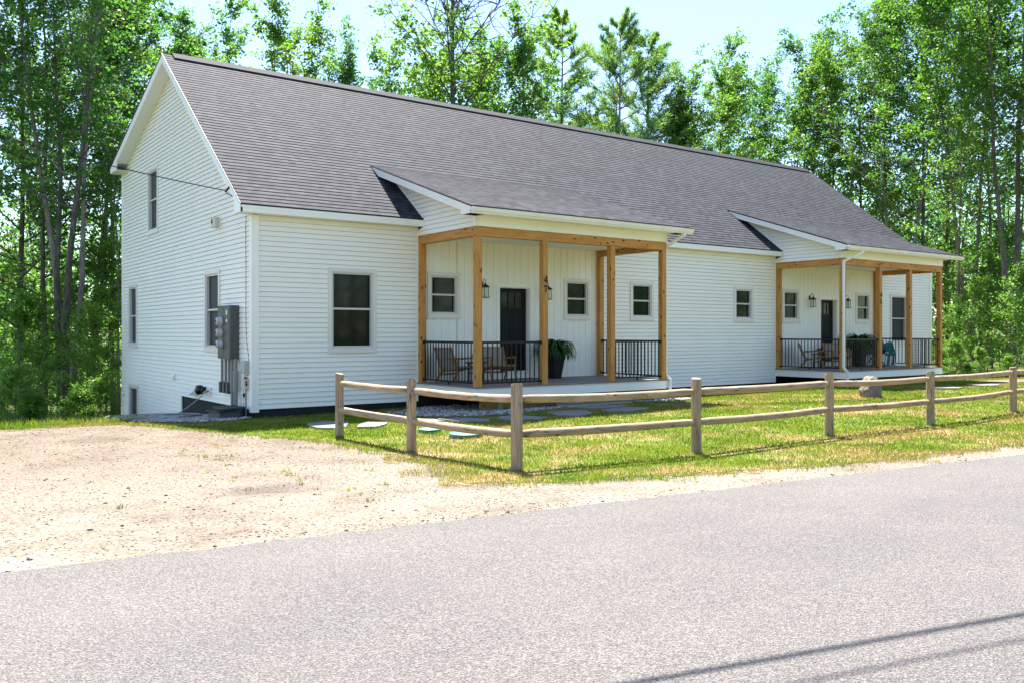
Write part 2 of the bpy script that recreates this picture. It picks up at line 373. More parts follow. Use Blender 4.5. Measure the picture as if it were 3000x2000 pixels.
M['weave'] = mat('woven_cord', rough=.85, fn=f_weave)
M['basket'] = mat('brown_doormat', rough=.95, fn=stone((.12, .07, .04), (.22, .15, .09), 30, .01))
def leafmat(name, stops, tcol, tf=.45, scale=.9):
    def fn(t, b):
        oi = t.nodes.new('ShaderNodeObjectInfo')
        n = noise(t, pos(t), scale, 3, .6); f2 = noise(t, pos(t), 7, 2, .5)
        k = math_(t, 'ADD', math_(t, 'MULTIPLY', n, .55), math_(t, 'ADD', math_(t, 'MULTIPLY', f2, .35), math_(t, 'MULTIPLY', oi.outputs['Random'], .16)))
        c = ramp(t, k, stops); t.links.new(c, b.inputs['Base Color'])
        tr = t.nodes.new('ShaderNodeBsdfTranslucent'); t.links.new(mixc(t, 1.0, c, tcol, 'MULTIPLY'), tr.inputs[0])
        ms = t.nodes.new('ShaderNodeMixShader'); ms.inputs[0].default_value = tf
        t.links.new(b.outputs[0], ms.inputs[1]); t.links.new(tr.outputs[0], ms.inputs[2]); t.links.new(ms.outputs[0], t.nodes['Material Output'].inputs[0])
    return mat(name, rough=.45, spec=.25, fn=fn)
M['leaf'] = leafmat('maple_leaves', [(.34, (.045, .115, .016)), (.5, (.10, .20, .028)), (.64, (.17, .27, .045))], (1.3, 1.6, 1.0), .5)
M['leaf2'] = leafmat('forest_leaves', [(.34, (.030, .095, .024)), (.5, (.075, .18, .036)), (.64, (.18, .30, .055))], (1.35, 1.6, 1.0), .5)
M['needle'] = leafmat('pine_needles', [(.34, (.075, .16, .05)), (.5, (.13, .24, .07)), (.64, (.22, .33, .09))], (1.5, 1.6, .9), .5)
M['fern'] = leafmat('fern_fronds', [(.36, (.010, .045, .012)), (.5, (.018, .07, .018)), (.64, (.03, .10, .02))], (1.4, 1.6, .7), .25)
def f_bark(c1, c2, c3):
    def fn(t, b):
        n = noise(t, pos(t, (5, 5, 1.2)), 2.4, 7, .7); c = ramp(t, n, [(.3, c1), (.55, c2), (.75, c3)]); t.links.new(c, b.inputs['Base Color']); bump(t, b, n, .06, .8)
    return fn
M['bark'] = mat('grey_bark', rough=.9, spec=.15, fn=f_bark((.05, .042, .034), (.13, .115, .095), (.29, .27, .235)))
M['palebark'] = mat('pale_bark', rough=.9, spec=.15, fn=f_bark((.13, .115, .10), (.28, .25, .22), (.42, .40, .36)))

# ---------------------------------------------------------------- terrain sheets
def structure(name, mb, m, **k):
    o = mb.build(name, m, fixn=False, **k); tag(o, kind='structure'); return o
def grid(name, xs, ys, m, dz=0):
    b = MB(); xs = list(xs); ys = list(ys)
    b.v = [(x, y, gz(x, y) + dz) for y in ys for x in xs]; n = len(xs)
    for j in range(len(ys)-1):
        for i in range(n-1):
            b.f.append((j*n+i, j*n+i+1, (j+1)*n+i+1, (j+1)*n+i)); b.uv += [(0, 0)]*4
    return structure(name, b, m)
def dens(lo, hi, c, near, far):
    o = [c]; x = c
    while x < hi: x += near + (abs(x-c)/40)**1.6*far; o.append(min(x, hi))
    x = c
    while x > lo: x -= near + (abs(x-c)/40)**1.6*far; o.insert(0, max(x, lo))
    return sorted(set(o))
gxs, gys = dens(-400, 600, 5, .5, 18), dens(-400, 700, 0, .5, 18)
ground = grid('ground', gxs, gys, M['litter'], -.045)
def poly_noise(pts, step=.25, amp=.12, closed=True, seed=0, skip=()):
    r = random.Random(seed); o = []
    n = len(pts)
    for i in range(n):
        a = Vector(pts[i]); b_ = Vector(pts[(i+1) % n]); d = b_-a; k = max(1, int(d.length/step)) if i not in skip else 1
        nrm = Vector((-d.y, d.x)).normalized()
        for j in range(k):
            p = a + d*(j/k)
            if i not in skip: p = p + nrm*r.gauss(0, amp)
            o.append(p)
    return o
def inpoly(poly):
    P = np.array([[p[0], p[1]] for p in poly]); Q = np.roll(P, -1, 0)
    def f(x, y):
        x = np.asarray(x)[:, None]; y = np.asarray(y)[:, None]
        c = ((P[:, 1] > y) != (Q[:, 1] > y)) & (x < (Q[:, 0]-P[:, 0])*(y-P[:, 1])/(Q[:, 1]-P[:, 1]+1e-12)+P[:, 0])
        return (c.sum(1) % 2) == 1
    return f
def sheet(name, poly, m, dz, step=.6, kind='structure'):
    f = inpoly(poly); P = np.array([[p[0], p[1]] for p in poly])
    gx, gy = np.meshgrid(np.arange(P[:, 0].min(), P[:, 0].max(), step), np.arange(P[:, 1].min(), P[:, 1].max(), step))
    gx, gy = gx.ravel(), gy.ravel(); k = f(gx, gy); gx, gy = gx[k], gy[k]
    vs = [Vector((float(x), float(y))) for x, y in P] + [Vector((float(x), float(y))) for x, y in zip(gx, gy)]
    n = len(P); vo, eo, fo, *_ = delaunay_2d_cdt(vs, [], [list(range(n))], 1, 1e-5)
    b = MB(); b.v = [(p.x, p.y, gz(p.x, p.y)+dz) for p in vo]
    for q in fo: b.f.append(tuple(q)); b.uv += [(0, 0)]*len(q)
    o = b.build(name, m, fixn=False); 
    me = o.data
    if len(me.polygons) and me.polygons[0].normal.z < 0: me.flip_normals()
    return tag(o, kind=kind)
def road_y(x): return -10.93 - .098*(x+1) - .0006*max(0, x-8)**2
rp_ = [(x, road_y(x) + random.gauss(0, .012)) for x in np.arange(-30, 40, .18)]
rp_ += [(40, road_y(40)-9)] + [(x, road_y(x)-7.2) for x in np.arange(38, -31, -3)]
driveway = sheet('driveway', [(-30, -7.9), (-30, 1.2), (-12, 1.5), (-6, 1.35), (-3, 1.5), (-2, 1.2), (-1, 0), (.2, -2), (.7, -8.3), (3, -9.5), (9, -10.3), (24, -11.9), (40, -14)] + [(x, road_y(x)-1.2) for x in np.arange(40, -31, -2)], M['sand'], -.03)
lawn_pts = [(-14, 1.05), (-8, .75), (-4.4, .6), (-3.3, .45), (-2.5, .2), (-2.2, -.5), (-2.0, -1.2), (-1.5, -2.4), (-1.3, -3.2), (-.75, -4.2), (-.55, -5.5), (-.6, -6.6), (-.5, -7.6), (-1.0, -8.7), (-1.2, -9.25), (0.1, -9.9),
            (2.3, -10.55), (4.7, -11.0), (8.3, -11.25), (16, -12.0), (24, -13.0), (39, -15.2), (60, -18), (60, 24), (27, 24), (26.9, .6), (.1, .6), (-.3, 1.6), (-3, 1.9), (-14, 2.2)]
lawn_poly = poly_noise(lawn_pts, .22, .07, seed=3, skip=(22, 23, 24, 25))
lawn = sheet('lawn', lawn_poly, M['lawn'], -.023, .3)
# how far inside the turf edge each vertex lies (0 at the edge, 1 from 0.6 m in): the turf breaks up into the sand
_E = np.array([[p[0], p[1]] for p in poly_noise(lawn_pts[:23], .4, 0, seed=1)][:-60]); _v = np.array([v.co[:2] for v in lawn.data.vertices])
_d = np.full(len(_v), 9.0)
for i0 in range(0, len(_E), 50): _d = np.minimum(_d, np.sqrt(((_v[:, None]-_E[None, i0:i0+50])**2).sum(2)).min(1))
_a = lawn.data.attributes.new('edge', 'FLOAT', 'POINT'); _a.data.foreach_set('value', np.clip(_d/.6, 0, 1).astype(np.float32))
road = sheet('road', rp_, M['road'], -.004, .6)
gravel_a = [(-2.1, .9), (-1.9, .3), (-1.5, -.2), (-1.0, -.45), (-.5, -.35), (-.1, -.12), (0, -.02), (.1, .3), (.1, 11.2), (-1.3, 11.2), (-1.5, 6), (-1.7, 3)]
gravel_b = [(2.5, -1.0), (2.6, -2.2), (2.85, -2.9), (3.3, -3.4), (4.1, -3.6), (5.0, -3.2), (5.9, -2.8), (6.0, -1.0), (8.0, -1.0), (8.2, -2.9), (9.3, -3.2), (10.2, -2.9), (10.6, -1.6), (10.0, -.3), (4, -.2)]
gravel_c = [(16.0, -.6), (16.4, -2.6), (17.5, -3.1), (19.0, -3.0), (20, -2.0), (21.5, -2.4), (22.6, -3.0), (24.2, -2.7), (24.4, -1.0), (22, -.2), (17, -.2)]
bed = sheet('gravel_bed', poly_noise(gravel_a, .2, .05, seed=4), M['gravelbed'], -.004, .4)
sheet('gravel_bed', poly_noise(gravel_b, .2, .05, seed=5), M['gravelbed'], -.004, .4)
sheet('gravel_bed', poly_noise(gravel_c, .2, .05, seed=6), M['gravelbed'], -.004, .4)
path = sheet('path', poly_noise([(21.5, -3.75), (21.8, -4.75), (23.5, -5.1), (27, -5.3), (33, -5.6), (46, -6), (46, -3.8), (32, -3.9), (24.7, -4.0)], .3, .08, seed=8), M['sand'], -.004, .6)
# ---------------------------------------------------------------- house
EX = 0.1043
ZS = 3.5425
house = empty('house', (0, 0, -.6), 'long white clapboard duplex house with dark shingle gable roof and two front porches', 'house')
fY = lambda a, z, d: (a, d, z)                  # front wall: d = world y
fX = lambda a, z, d: (d, a, z)                  # gable wall: d = world x
def siding(b, f, sgn, rng_, z0, z1, holes=(), zref=-.4289, out=.027, back=.002):
    """clapboards; rng_(z)->(a0,a1); sgn=-1: outwards is negative d"""
    k = math.floor((z0 - zref)/EX + 1e-6)
    while True:
        zb = zref + k*EX; zt = zb + EX
        if zb >= z1 - 1e-4: break
        lo, hi = max(zb, z0), min(zt, z1)
        cuts = sorted({lo, hi} | {h[2] for h in holes if lo < h[2] < hi} | {h[3] for h in holes if lo < h[3] < hi})
        for c0, c1 in zip(cuts[:-1], cuts[1:]):
            if c1-c0 < 1e-4: continue
            dd = lambda z: sgn*(back + (out-back)*(zt-z)/EX)
            A0, A1 = rng_(c0), rng_(c1)
            iv = [(A0[0], A0[1])]
            for h in holes:
                if h[2] <= c0+1e-5 and h[3] >= c1-1e-5:
                    nv = []
                    for p, q in iv:
                        if h[1] <= p or h[0] >= q: nv.append((p, q)); continue
                        if p < h[0]: nv.append((p, h[0]))
                        if q > h[1]: nv.append((h[1], q))
                    iv = nv
            for p, q in iv:
                ct = c1 - (.0045 if abs(c1-zt) < 1e-6 else 0)
                if ct <= c0: continue
                pt = A1[0] if abs(p-A0[0]) < 1e-9 else p; qt = A1[1] if abs(q-A0[1]) < 1e-9 else q
                if qt <= pt: qt = pt = (pt+qt)/2
                b.quad(f(p, c0, dd(c0)), f(q, c0, dd(c0)), f(qt, ct, dd(ct)), f(pt, ct, dd(ct)))
                if abs(c0-zb) < 1e-6:
                    b.quad(f(p, c0, -sgn*.02), f(q, c0, -sgn*.02), f(q, c0, dd(c0)), f(p, c0, dd(c0)))
        k += 1
def roofz(y):                                   # top of the main roof
    return 3.711 + (y+.294)*.7738 if y < 5.485 else 8.183 - (y-5.485)*.3495
FW_H = [(1.73, 2.72, .80, 2.44), (10.70, 11.44, 1.57, 2.46), (15.07, 15.83, 1.57, 2.46), (23.78, 24.77, .80, 2.46)]
GW_H = [(7.16, 8.07, 3.93, 5.56), (9.42, 10.26, .80, 2.45), (2.06, 2.98, .80, 2.45), (9.31, 10.21, -2.0, -.46)]
b = MB(); siding(b, fY, -1, lambda z: (.10, 3.878), -.4289, ZS+.01, FW_H); b.build('front_wall', M['siding'], house, fixn=False)
b = MB(); siding(b, fY, -1, lambda z: (9.42, 17.023), -.4289, ZS+.01, FW_H); b.build('front_wall', M['siding'], house, fixn=False)
b = MB(); siding(b, fY, -1, lambda z: (22.62, 26.47), -.4289, ZS+.01, FW_H); b.build('front_wall', M['siding'], house, fixn=False)
def gr(z):
    lo = 0.0 if z <= 3.45 else max(0, (z+.12-3.711)/.7738-.294)
    hi = 11.157 if z <= 5.9 else min(11.157, 5.485+(8.183-(z+.1))/.3495)
    return (max(lo, .10), min(hi, 11.06))
b = MB(); siding(b, fX, -1, gr, -.4289, 8.06, GW_H)
siding(b, fX, -1, lambda z: (4.92, 11.06), -2.1, -.4289, GW_H)
b.build('gable_wall', M['siding'], house, fixn=False)
b = MB(); siding(b, fX, 1, lambda z: gr(z), -1.2, 8.06); 
b.v = [(x+26.573, y, z) for x, y, z in b.v]; b.build('gable_wall', M['siding'], house, fixn=False)
b = MB(); siding(b, fY, 1, lambda z: (.05, 26.52), -2.2, 6.02); b.v = [(x, y+11.157, z) for x, y, z in b.v]; b.build('back_wall', M['siding'], house, fixn=False)
# solid core so that nothing shows through
b = MB(); b.prism([(.06, -2.3), (.06, 3.5), (5.485, 7.9), (11.09, 5.95), (11.09, -2.3)], lambda y, z: (.09, y+.12, z), lambda y, z: (26.48, y-.0 if y > 1 else y+.12, z))
b.build('wall_core', mat('dark_interior', (.01, .01, .01), .9), house)
# foundation
b = MB(); b.box(.03, 3.87, .02, .1, -1.4, -.432); b.box(3.87, 17.03, .02, .1, -1.4, -.05); b.box(17.03, 26.53, .02, .1, -1.4, -.432); b.box(.015, .09, .1, 4.9, -2.6, -.432); b.box(26.48, 26.55, .1, 11.1, -2.6, -.9); b.box(.03, 26.5, 11.1, 11.14, -3.2, -2.1)
b.build('foundation', M['foundation'], house)
# corner boards and trim
def cboard(*bx):
    b = MB()
    for q in bx: b.box(*q)
    b.build('corner_board', M['trim'], house, bevel=.004)
cboard((-.036, .0, -.036, .10, -.4926, 3.53), (0, .125, -.036, 0.0, -.4926, 3.53))
cboard((-.036, .0, 11.06, 11.193, -2.2, 6.02), (0, .10, 11.157, 11.193, -2.2, 6.02))
cboard((26.573, 26.61, -.036, .10, -.4926, 3.53), (26.46, 26.573, -.036, 0, -.4926, 3.53))
b = MB(); b.box(3.862, 3.880, -.032, 0, -.43, 3.53); b.build('siding_channel', M['trim'], house)
b = MB(); b.box(17.005, 17.022, -.032, 0, -.43, 3.53); b.build('siding_channel', M['trim'], house)
b = MB(); b.box(-.032, -.001, 4.89, 4.925, -2.0, -.43); b.build('siding_channel', M['trim'], house)

# board walls on the porches
def boards(x0, x1, holes, z0=.0, z1=3.32):
    b = MB(); wd = .213; n = int(round((x1-x0)/wd)); wd = (x1-x0)/n
    b.quad((x0, -.001, z0), (x1, -.001, z0), (x1, -.001, z1), (x0, -.001, z1)) if False else None
    for i in range(n):
        p, q = x0+i*wd, x0+(i+1)*wd
        segs = [(p, q)]
        xs = sorted({p, q} | {h[k] for h in holes for k in (0, 1) if p < h[k] < q})
        for s0, s1 in zip(xs[:-1], xs[1:]):
            zz = [(z0, z1)]
            for h in holes:
                if h[0] <= s0+1e-6 and h[1] >= s1-1e-6:
                    zz = [(z0, h[2]), (h[3], z1)] if h[2] > z0 else [(h[3], z1)]
            for za, zb in zz:
                e0 = .008 if abs(s0-p) < 1e-6 else 0; e1 = .008 if abs(s1-q) < 1e-6 else 0
                b.quad((s0+e0, -.016, za), (s1-e1, -.016, za), (s1-e1, -.016, zb), (s0+e0, -.016, zb))
                if e0: b.quad((s0, -.002, za), (s0+e0, -.016, za), (s0+e0, -.016, zb), (s0, -.002, zb))
                if e1: b.quad((s1-e1, -.016, za), (s1, -.002, za), (s1, -.002, zb), (s1-e1, -.016, zb))
    b.build('board_wall', M['boards'], house, fixn=False)
D1 = (6.19, 7.13, .15, 2.245); D2 = (19.44, 20.37, .15, 2.245)
H1 = [(4.215, 4.945, 1.57, 2.455), D1, (8.325, 9.055, 1.57, 2.455)]; H2 = [(17.465, 18.20, 1.57, 2.455), D2, (21.58, 22.31, 1.57, 2.455)]
boards(3.879, 9.42, H1); boards(17.023, 22.62, H2)

def window(f, sgn, a0, a1, z0, z1, mid, screen=False, tw=.085):
    """a0..a1, z0..z1 is the daylight opening"""
    m = .045
    b = MB(); b.ring(a0-m-tw, a1+m+tw, z0-m-tw, z1+m+tw, tw, f, sgn*-.01, sgn*.043)
    wn = b.build('window', M['winframe'], house, bevel=.004)
    b = MB(); b.ring(a0-m, a1+m, z0-m, z1+m, m, f, sgn*-.075, sgn*.018)
    if mid: b.pbox(a0, a1, mid-.022, mid+.022, f, sgn*-.06, sgn*.0)
    b.build('sash', M['sash'], wn, bevel=.003)
    b = MB(); b.pbox(a0-m-tw-.01, a1+m+tw+.01, z0-m-tw-.022, z0-m-tw, f, sgn*-.005, sgn*.058); b.build('sill', M['winframe'], wn)
    g = M['screen'] if screen else M['glass']
    for lo, hi, dd in ((mid or z0, z1, -.045), (z0, mid, -.06)) if mid else ((z0, z1, -.05),):
        b = MB(); b.pbox(a0, a1, lo, hi, f, sgn*(dd-.012), sgn*dd); b.build('pane', g, wn)
    return wn
window(fY, -1, 1.775, 2.675, .845, 2.395, 1.645)
window(fY, -1, 4.26, 4.90, 1.61, 2.41, 2.013); window(fY, -1, 8.37, 9.01, 1.61, 2.41, 2.013)
window(fY, -1, 10.745, 11.395, 1.61, 2.415, 2.013); window(fY, -1, 15.12, 15.785, 1.61, 2.41, 2.013)
window(fY, -1, 17.51, 18.155, 1.61, 2.41, 2.013); window(fY, -1, 21.62, 22.265, 1.61, 2.41, 2.013)
window(fY, -1, 23.825, 24.725, .845, 2.415, 1.65, True)
window(fX, -1, 7.205, 8.025, 3.975, 5.515, 4.77, True); window(fX, -1, 9.465, 10.215, .845, 2.41, 1.62, True)
window(fX, -1, 2.105, 2.935, .845, 2.41, 1.645, True); window(fX, -1, 9.35, 10.17, -1.9, -.50, None, True)

def door(x0, x1, zb, zt):
    b = MB(); b.pbox(x0-.10, x0, zb-.0, zt+.10, fY, .01, -.035); b.pbox(x1, x1+.10, zb, zt+.10, fY, .01, -.035); b.pbox(x0, x1, zt, zt+.10, fY, .01, -.035)
    b.pbox(x0-.0, x0+.018, zb, zt, fY, .0, .16); b.pbox(x1-.018, x1, zb, zt, fY, .0, .16); b.pbox(x0+.018, x1-.018, zt-.018, zt, fY, .0, .16)
    fr = b.build('door_frame', M['trim'], house, bevel=.003)
    b = MB(); b.pbox(x0-.10, x1+.10, -.0+.002, zb-.03, fY, .01, -.03); b.pbox(x0-.06, x1+.06, zb-.03, zb, fY, .16, -.07); b.build('threshold', M['trim'], fr)
    d = MB(); y0, y1 = .12, .165; s0, s1 = x0+.022, x1-.022
    l0, l1, m0, m1 = s0+.13, s1-.13, zt-.50, zt-.12
    d.box(s0, s1, y0, y1, zb, m0); d.box(s0, s1, y0, y1, m1, zt-.02); d.box(s0, l0, y0, y1, m0, m1); d.box(l1, s1, y0, y1, m0, m1)
    for i in (1, 2): x = l0+(l1-l0)*i/3; d.box(x-.012, x+.012, y0, y1, m0, m1)
    d.box(s0+.05, s1-.05, y0-.02, y0, m0-.07, m0-.03)                       # shelf under the lites
    for xx in ((l0, (l0+l1)/2-.04), ((l0+l1)/2+.04, l1)): d.ring(xx[0], xx[1], zb+.14, m0-.15, .018, fY, y0, y0-.008)
    dr = d.build('door', M['door'], house, bevel=.002)
    g = MB(); g.box(l0, l1, y0+.015, y0+.02, m0, m1); g.build('pane', M['glass'], dr)
    h = MB(); h.tube([(s0+.07, y0, zb+.95), (s0+.07, y0-.06, zb+.95), (s0+.17, y0-.06, zb+.95)], .011); h.tube([(s0+.07, y0, zb+1.12), (s0+.07, y0-.02, zb+1.12)], .028, 10); h.build('door_handle', M['black'], dr)
door(6.19, 7.13, .19, 2.243); door(19.44, 20.37, .19, 2.243)

# main roof: courses of shingles as stepped strips
def roofplane(b, p0, p1, x0, x1, exposure=.143, t=.011, xr=None):
    """p0=(y,z) eave, p1=(y,z) top; x range may depend on fraction via xr(frac)->(x0,x1)"""
    L_ = math.hypot(p1[0]-p0[0], p1[1]-p0[1]); n = int(math.ceil(L_/exposure)); dy, dz = (p1[0]-p0[0])/L_, (p1[1]-p0[1])/L_
    ny, nz_ = (-dz, dy) if dy > 0 else (dz, -dy)
    for i in range(n):
        s0, s1 = i*exposure, min((i+1)*exposure, L_)
        xa, xb = (x0, x1) if xr is None else xr(s0/L_)
        a = (p0[0]+dy*s0+ny*t, p0[1]+dz*s0+nz_*t); c = (p0[0]+dy*s1+ny*.0015, p0[1]+dz*s1+nz_*.0015); u = (p0[0]+dy*s0, p0[1]+dz*s0)
        b.quad((xa, *a), (xb, *a), (xb, *c), (xa, *c), uv=[(xa, i+.1), (xb, i+.1), (xb, i+.9), (xa, i+.9)])
        b.quad((xa, *u), (xb, *u), (xb, *a), (xa, *a), uv=[(xa, i+.1), (xb, i+.1), (xb, i+.1), (xa, i+.1)])
XL, XR_ = -.343, 26.70
b = MB()
roofplane(b, (-.294, 3.700), (5.485, 8.172), XL, XR_)
roofplane(b, (11.30, 6.14), (5.485, 8.172), XL, XR_)
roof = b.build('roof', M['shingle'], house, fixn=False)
b = MB(); b.prism([(-.27, 3.69), (5.485, 8.165), (11.28, 6.13), (11.28, 6.04), (5.485, 8.05), (-.27, 3.60)], lambda y, z: (XL+.02, y, z), lambda y, z: (XR_-.02, y, z)); b.build('roof_deck', M['trim'], roof)
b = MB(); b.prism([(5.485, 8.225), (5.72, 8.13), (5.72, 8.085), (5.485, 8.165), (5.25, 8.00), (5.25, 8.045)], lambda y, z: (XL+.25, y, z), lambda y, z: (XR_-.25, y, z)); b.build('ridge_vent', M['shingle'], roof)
b = MB(); b.box(XL-.006, XR_+.006, -.300, -.285, 3.672, 3.700)
for X_ in (XL, XR_):
    s = -1 if X_ < 0 else 1
    b.prism([(-.30, 3.695), (5.485, 8.172), (11.31, 6.136), (11.31, 6.108), (5.485, 8.142), (-.30, 3.668)], lambda y, z: (X_-.003*s, y, z), lambda y, z: (X_+.012*s, y, z))
b.build('drip_edge', M['dripedge'], roof)
for X_ in (XL, XR_):
    s = 1 if X_ < 0 else -1
    b = MB(); b.prism([(-.294, 3.67), (5.485, 8.142), (5.485, 7.94), (.131, 3.80), (.131, 3.535), (-.294, 3.535)], lambda y, z: (X_, y, z), lambda y, z: (X_+.03*s, y, z))
    b.prism([(5.485, 8.142), (11.30, 6.10), (11.30, 5.97), (10.55, 5.97), (10.45, 6.19), (5.485, 7.94)], lambda y, z: (X_, y, z), lambda y, z: (X_+.03*s, y, z)); b.build('rake_board', M['trim'], roof)
    b = MB(); wx = .0 if X_ < 0 else 26.573
    b.prism([(.10, 3.79), (5.485, 7.955), (5.485, 7.935), (.10, 3.77)], lambda y, z: (X_+.03*s, y, z), lambda y, z: (wx-.0, y, z))
    b.prism([(5.485, 7.955), (10.5, 6.20), (10.5, 6.18), (5.485, 7.935)], lambda y, z: (X_+.03*s, y, z), lambda y, z: (wx, y, z))
    b.prism([(-.27, 3.55), (.131, 3.55), (.131, 3.537), (-.27, 3.537)], lambda y, z: (X_+.03*s, y, z), lambda y, z: (wx, y, z))
    b.prism([(11.28, 5.99), (10.5, 5.99), (10.5, 5.975), (11.28, 5.975)], lambda y, z: (X_+.03*s, y, z), lambda y, z: (wx, y, z))
    b.build('rake_soffit', M['soffit'], roof)
# front fascia with a moulded upper band, soffit with vent slots
for xa, xb in ((XL, 3.872), (9.55, 16.99), (22.79, XR_)):
    b = MB(); b.box(xa, xb, -.294, -.270, 3.535, 3.672); b.box(xa, xb, -.302, -.294, 3.625, 3.672); b.build('fascia', M['trim'], roof)
b = MB(); pass
for xa, xb in ((0, 3.86), (9.53, 17.0), (22.77, 26.57)):
    b = MB(); b.box(xa, xb, -.270, -.03, 3.540, 3.548)
    for i in range(int((xb-xa-.1)/.0415)): b.box(xa+.06+i*.0415, xa+.072+i*.0415, -.055, -.040, 3.5385, 3.5402)
    b.build('front_soffit', M['soffit'], roof)
b = MB(); b.box(XL, XR_, 11.28, 11.30, 5.97, 6.11); b.box(0, 26.57, 11.16, 11.28, 5.975, 5.99); b.build('back_fascia', M['trim'], roof)

# ---------------------------------------------------------------- porches
baluster_mesh = {}
def railing(root, p, q, n, foot=True):
    """metal railing from p to q (xy)"""
    p = Vector((*p, 0)); q = Vector((*q, 0)); d = (q-p); Ln = d.length; d.normalize()
    b = MB(); b.bar(p+Vector((0, 0, .925)), q+Vector((0, 0, .925)), .046, .046); b.bar(p+Vector((0, 0, .075)), q+Vector((0, 0, .075)), .034, .032)
    for e, s in ((p, 1), (q, -1)):
        b.bar(e+Vector((0, 0, .92)), e+d*(.055*s)+Vector((0, 0, .92)), .066, .066); b.bar(e+Vector((0, 0, .072)), e+d*(.045*s)+Vector((0, 0, .072)), .052, .05)
    if foot:
        m = (p+q)/2; b.bar(m+Vector((0, 0, 0)), m+Vector((0, 0, .06)), .03, .03)
    rl = b.build('railing', M['black'], root)
    if 'm' not in baluster_mesh:
        t = MB(); t.box(-.0095, .0095, -.0095, .0095, .09, .905); o = t.build('baluster', M['black']); baluster_mesh['m'] = o
        o.parent = rl; first = o
    else: first = None
    rw = wl(rl)
    for i in range(n):
        c = p + d*(Ln*(i+.5)/n)
        o = first if (first is not None and i == 0) else baluster_mesh['m'].copy()
        if o is not first: col.objects.link(o); o.parent = rl
        o.location = (c.x-rw.x, c.y-rw.y, 0-rw.z); o.name = 'baluster'
    return rl
D = 2.415
def porch(x0, x1, xp2, xp3, num, label, down_left, rails3):
    root = empty('covered_porch', ((x0+x1)/2, -D/2, -.6), label, 'porch')
    pw = .14
    # deck
    b = MB(); nb = 17; wd = (D+.03)/nb
    for i in range(nb): b.box(x0-.03, x1+.03, -D-.03+i*wd+.002, -D-.03+(i+1)*wd-.002, -.028, 0)
    dk = b.build('deck', M['deck'], root)
    b = MB(); b.box(x0-.0, x1, -D+.0, -D+.028, -.235, -.03); b.box(x0, x0+.028, -D+.028, -.03, -.235, -.03); b.box(x1-.028, x1, -D+.028, -.03, -.235, -.03); b.build('deck_skirt', M['trim'], root, bevel=.003)
    b = MB(); b.box(x0+.32, x1-.25, -2.12, -2.03, -.50, -.24)
    for k in range(14): x = x0+.1+(x1-x0-.2)*k/13; b.box(x-.02, x+.02, -D+.03, -.05, -.235, -.05)
    b.build('deck_beam', M['treated_x'], root)
    for fx in (.08, .42, .88):
        px = x0+.4+(x1-x0-.8)*fx; b = MB(); b.box(px-.06, px+.06, -2.17, -1.98, -.75, -.36); b.build('footing_post', mat('green_treated', (.24, .27, .15), .8) if 'gt' not in M else M['gt'], root)
    # posts
    for px, py in ((x0, -D), (xp2, -D), (xp3, -D), (x1-pw, -D), (x0, -.16), (x1-pw, -.16)):
        b = MB(); b.box(px, px+pw, py, py+pw, .0, 3.143)
        po = b.build('post', M['cedar_z'], root, bevel=.006)
        if abs(px-xp2) < 1e-6 and py == -D:
            po.data.materials[0] = M['cedar_plain']; digits(po, px+.074, py-.001, num)
    for k, bx in enumerate(((x0, x1, -D-.004, -D+pw, 3.143, 3.342), (x0-.003, x0+pw, -D+pw+.002, -.02, 3.143, 3.342), (x1-pw, x1+.003, -D+pw+.002, -.02, 3.143, 3.342))):
        b = MB(); b.box(*bx); b.build('beam', M['cedar_x'] if k == 0 else M['cedar_y'], root, bevel=.006)
    b = MB(); b.box(x0+pw, x1-pw, -D+pw, -.03, 3.30, 3.318); b.build('ceiling', M['soffit'], root)
    # roof
    e0, e1 = -2.788, 1.645; zE, zT = 3.700, 5.196; xa, xb = x0-.392, x1+.392
    b = MB(); roofplane(b, (e0, zE), (e1, zT), xa, xb)
    rf = b.build('roof', M['shingle_low'], root, fixn=False)
    sl_ = (zT-zE)/(e1-e0)
    zz = lambda y: zE+(y-e0)*sl_
    mz = lambda y: roofz(y)-.02
    yc = 1.58
    b = MB(); b.prism([(e0+.02, zz(e0+.02)-.012), (yc, zz(yc)-.012), (yc-.35, zz(yc-.35)-.10), (e0+.02, zz(e0)-.10)], lambda y, z: (xa+.03, y, z), lambda y, z: (xb-.03, y, z)); b.build('roof_deck', M['trim'], rf)
    b = MB(); b.box(xa-.006, xb+.006, e0-.006, e0+.01, zE-.026, zE-.002)
    for X_, s in ((xa, -1), (xb, 1)): b.prism([(e0-.005, zE-.004), (yc+.03, zz(yc+.03)-.004), (yc-.0, zz(yc)-.032), (e0-.005, zE-.03)], lambda y, z: (X_-.003*s, y, z), lambda y, z: (X_+.012*s, y, z))
    b.build('drip_edge', M['dripedge'], rf)
    # rake boards, ending in a squared return
    ylow = lambda dz: (dz + (3.711+.294*.7738) - (zE - e0*sl_)) / (sl_-.7738)   # where the board bottom meets the main roof
    yb = ((zE - e0*sl_) - .03 - (3.711+.294*.7738)) / (.7738-sl_); yb2 = ((zE - e0*sl_) - .19 - (3.711+.294*.7738)) / (.7738-sl_)
    for X_, s in ((xa, 1), (xb, -1)):
        b = MB(); b.prism([(e0, zE-.03), (yb, zz(yb)-.03), (yb2, zz(yb2)-.19), (-2.40, zz(-2.40)-.19), (-2.40, 3.545), (e0, 3.545)], lambda y, z: (X_, y, z), lambda y, z: (X_+.025*s, y, z)); b.prism([(e0, zE-.032), (yb, zz(yb)-.032), (yb-.12, zz(yb-.12)-.09), (e0, zE-.09)], lambda y, z: (X_-.010*s, y, z), lambda y, z: (X_-.0005*s, y, z)); b.build('rake_board', M['trim'], rf)
        wx = x0-.01 if s == 1 else x1+.01
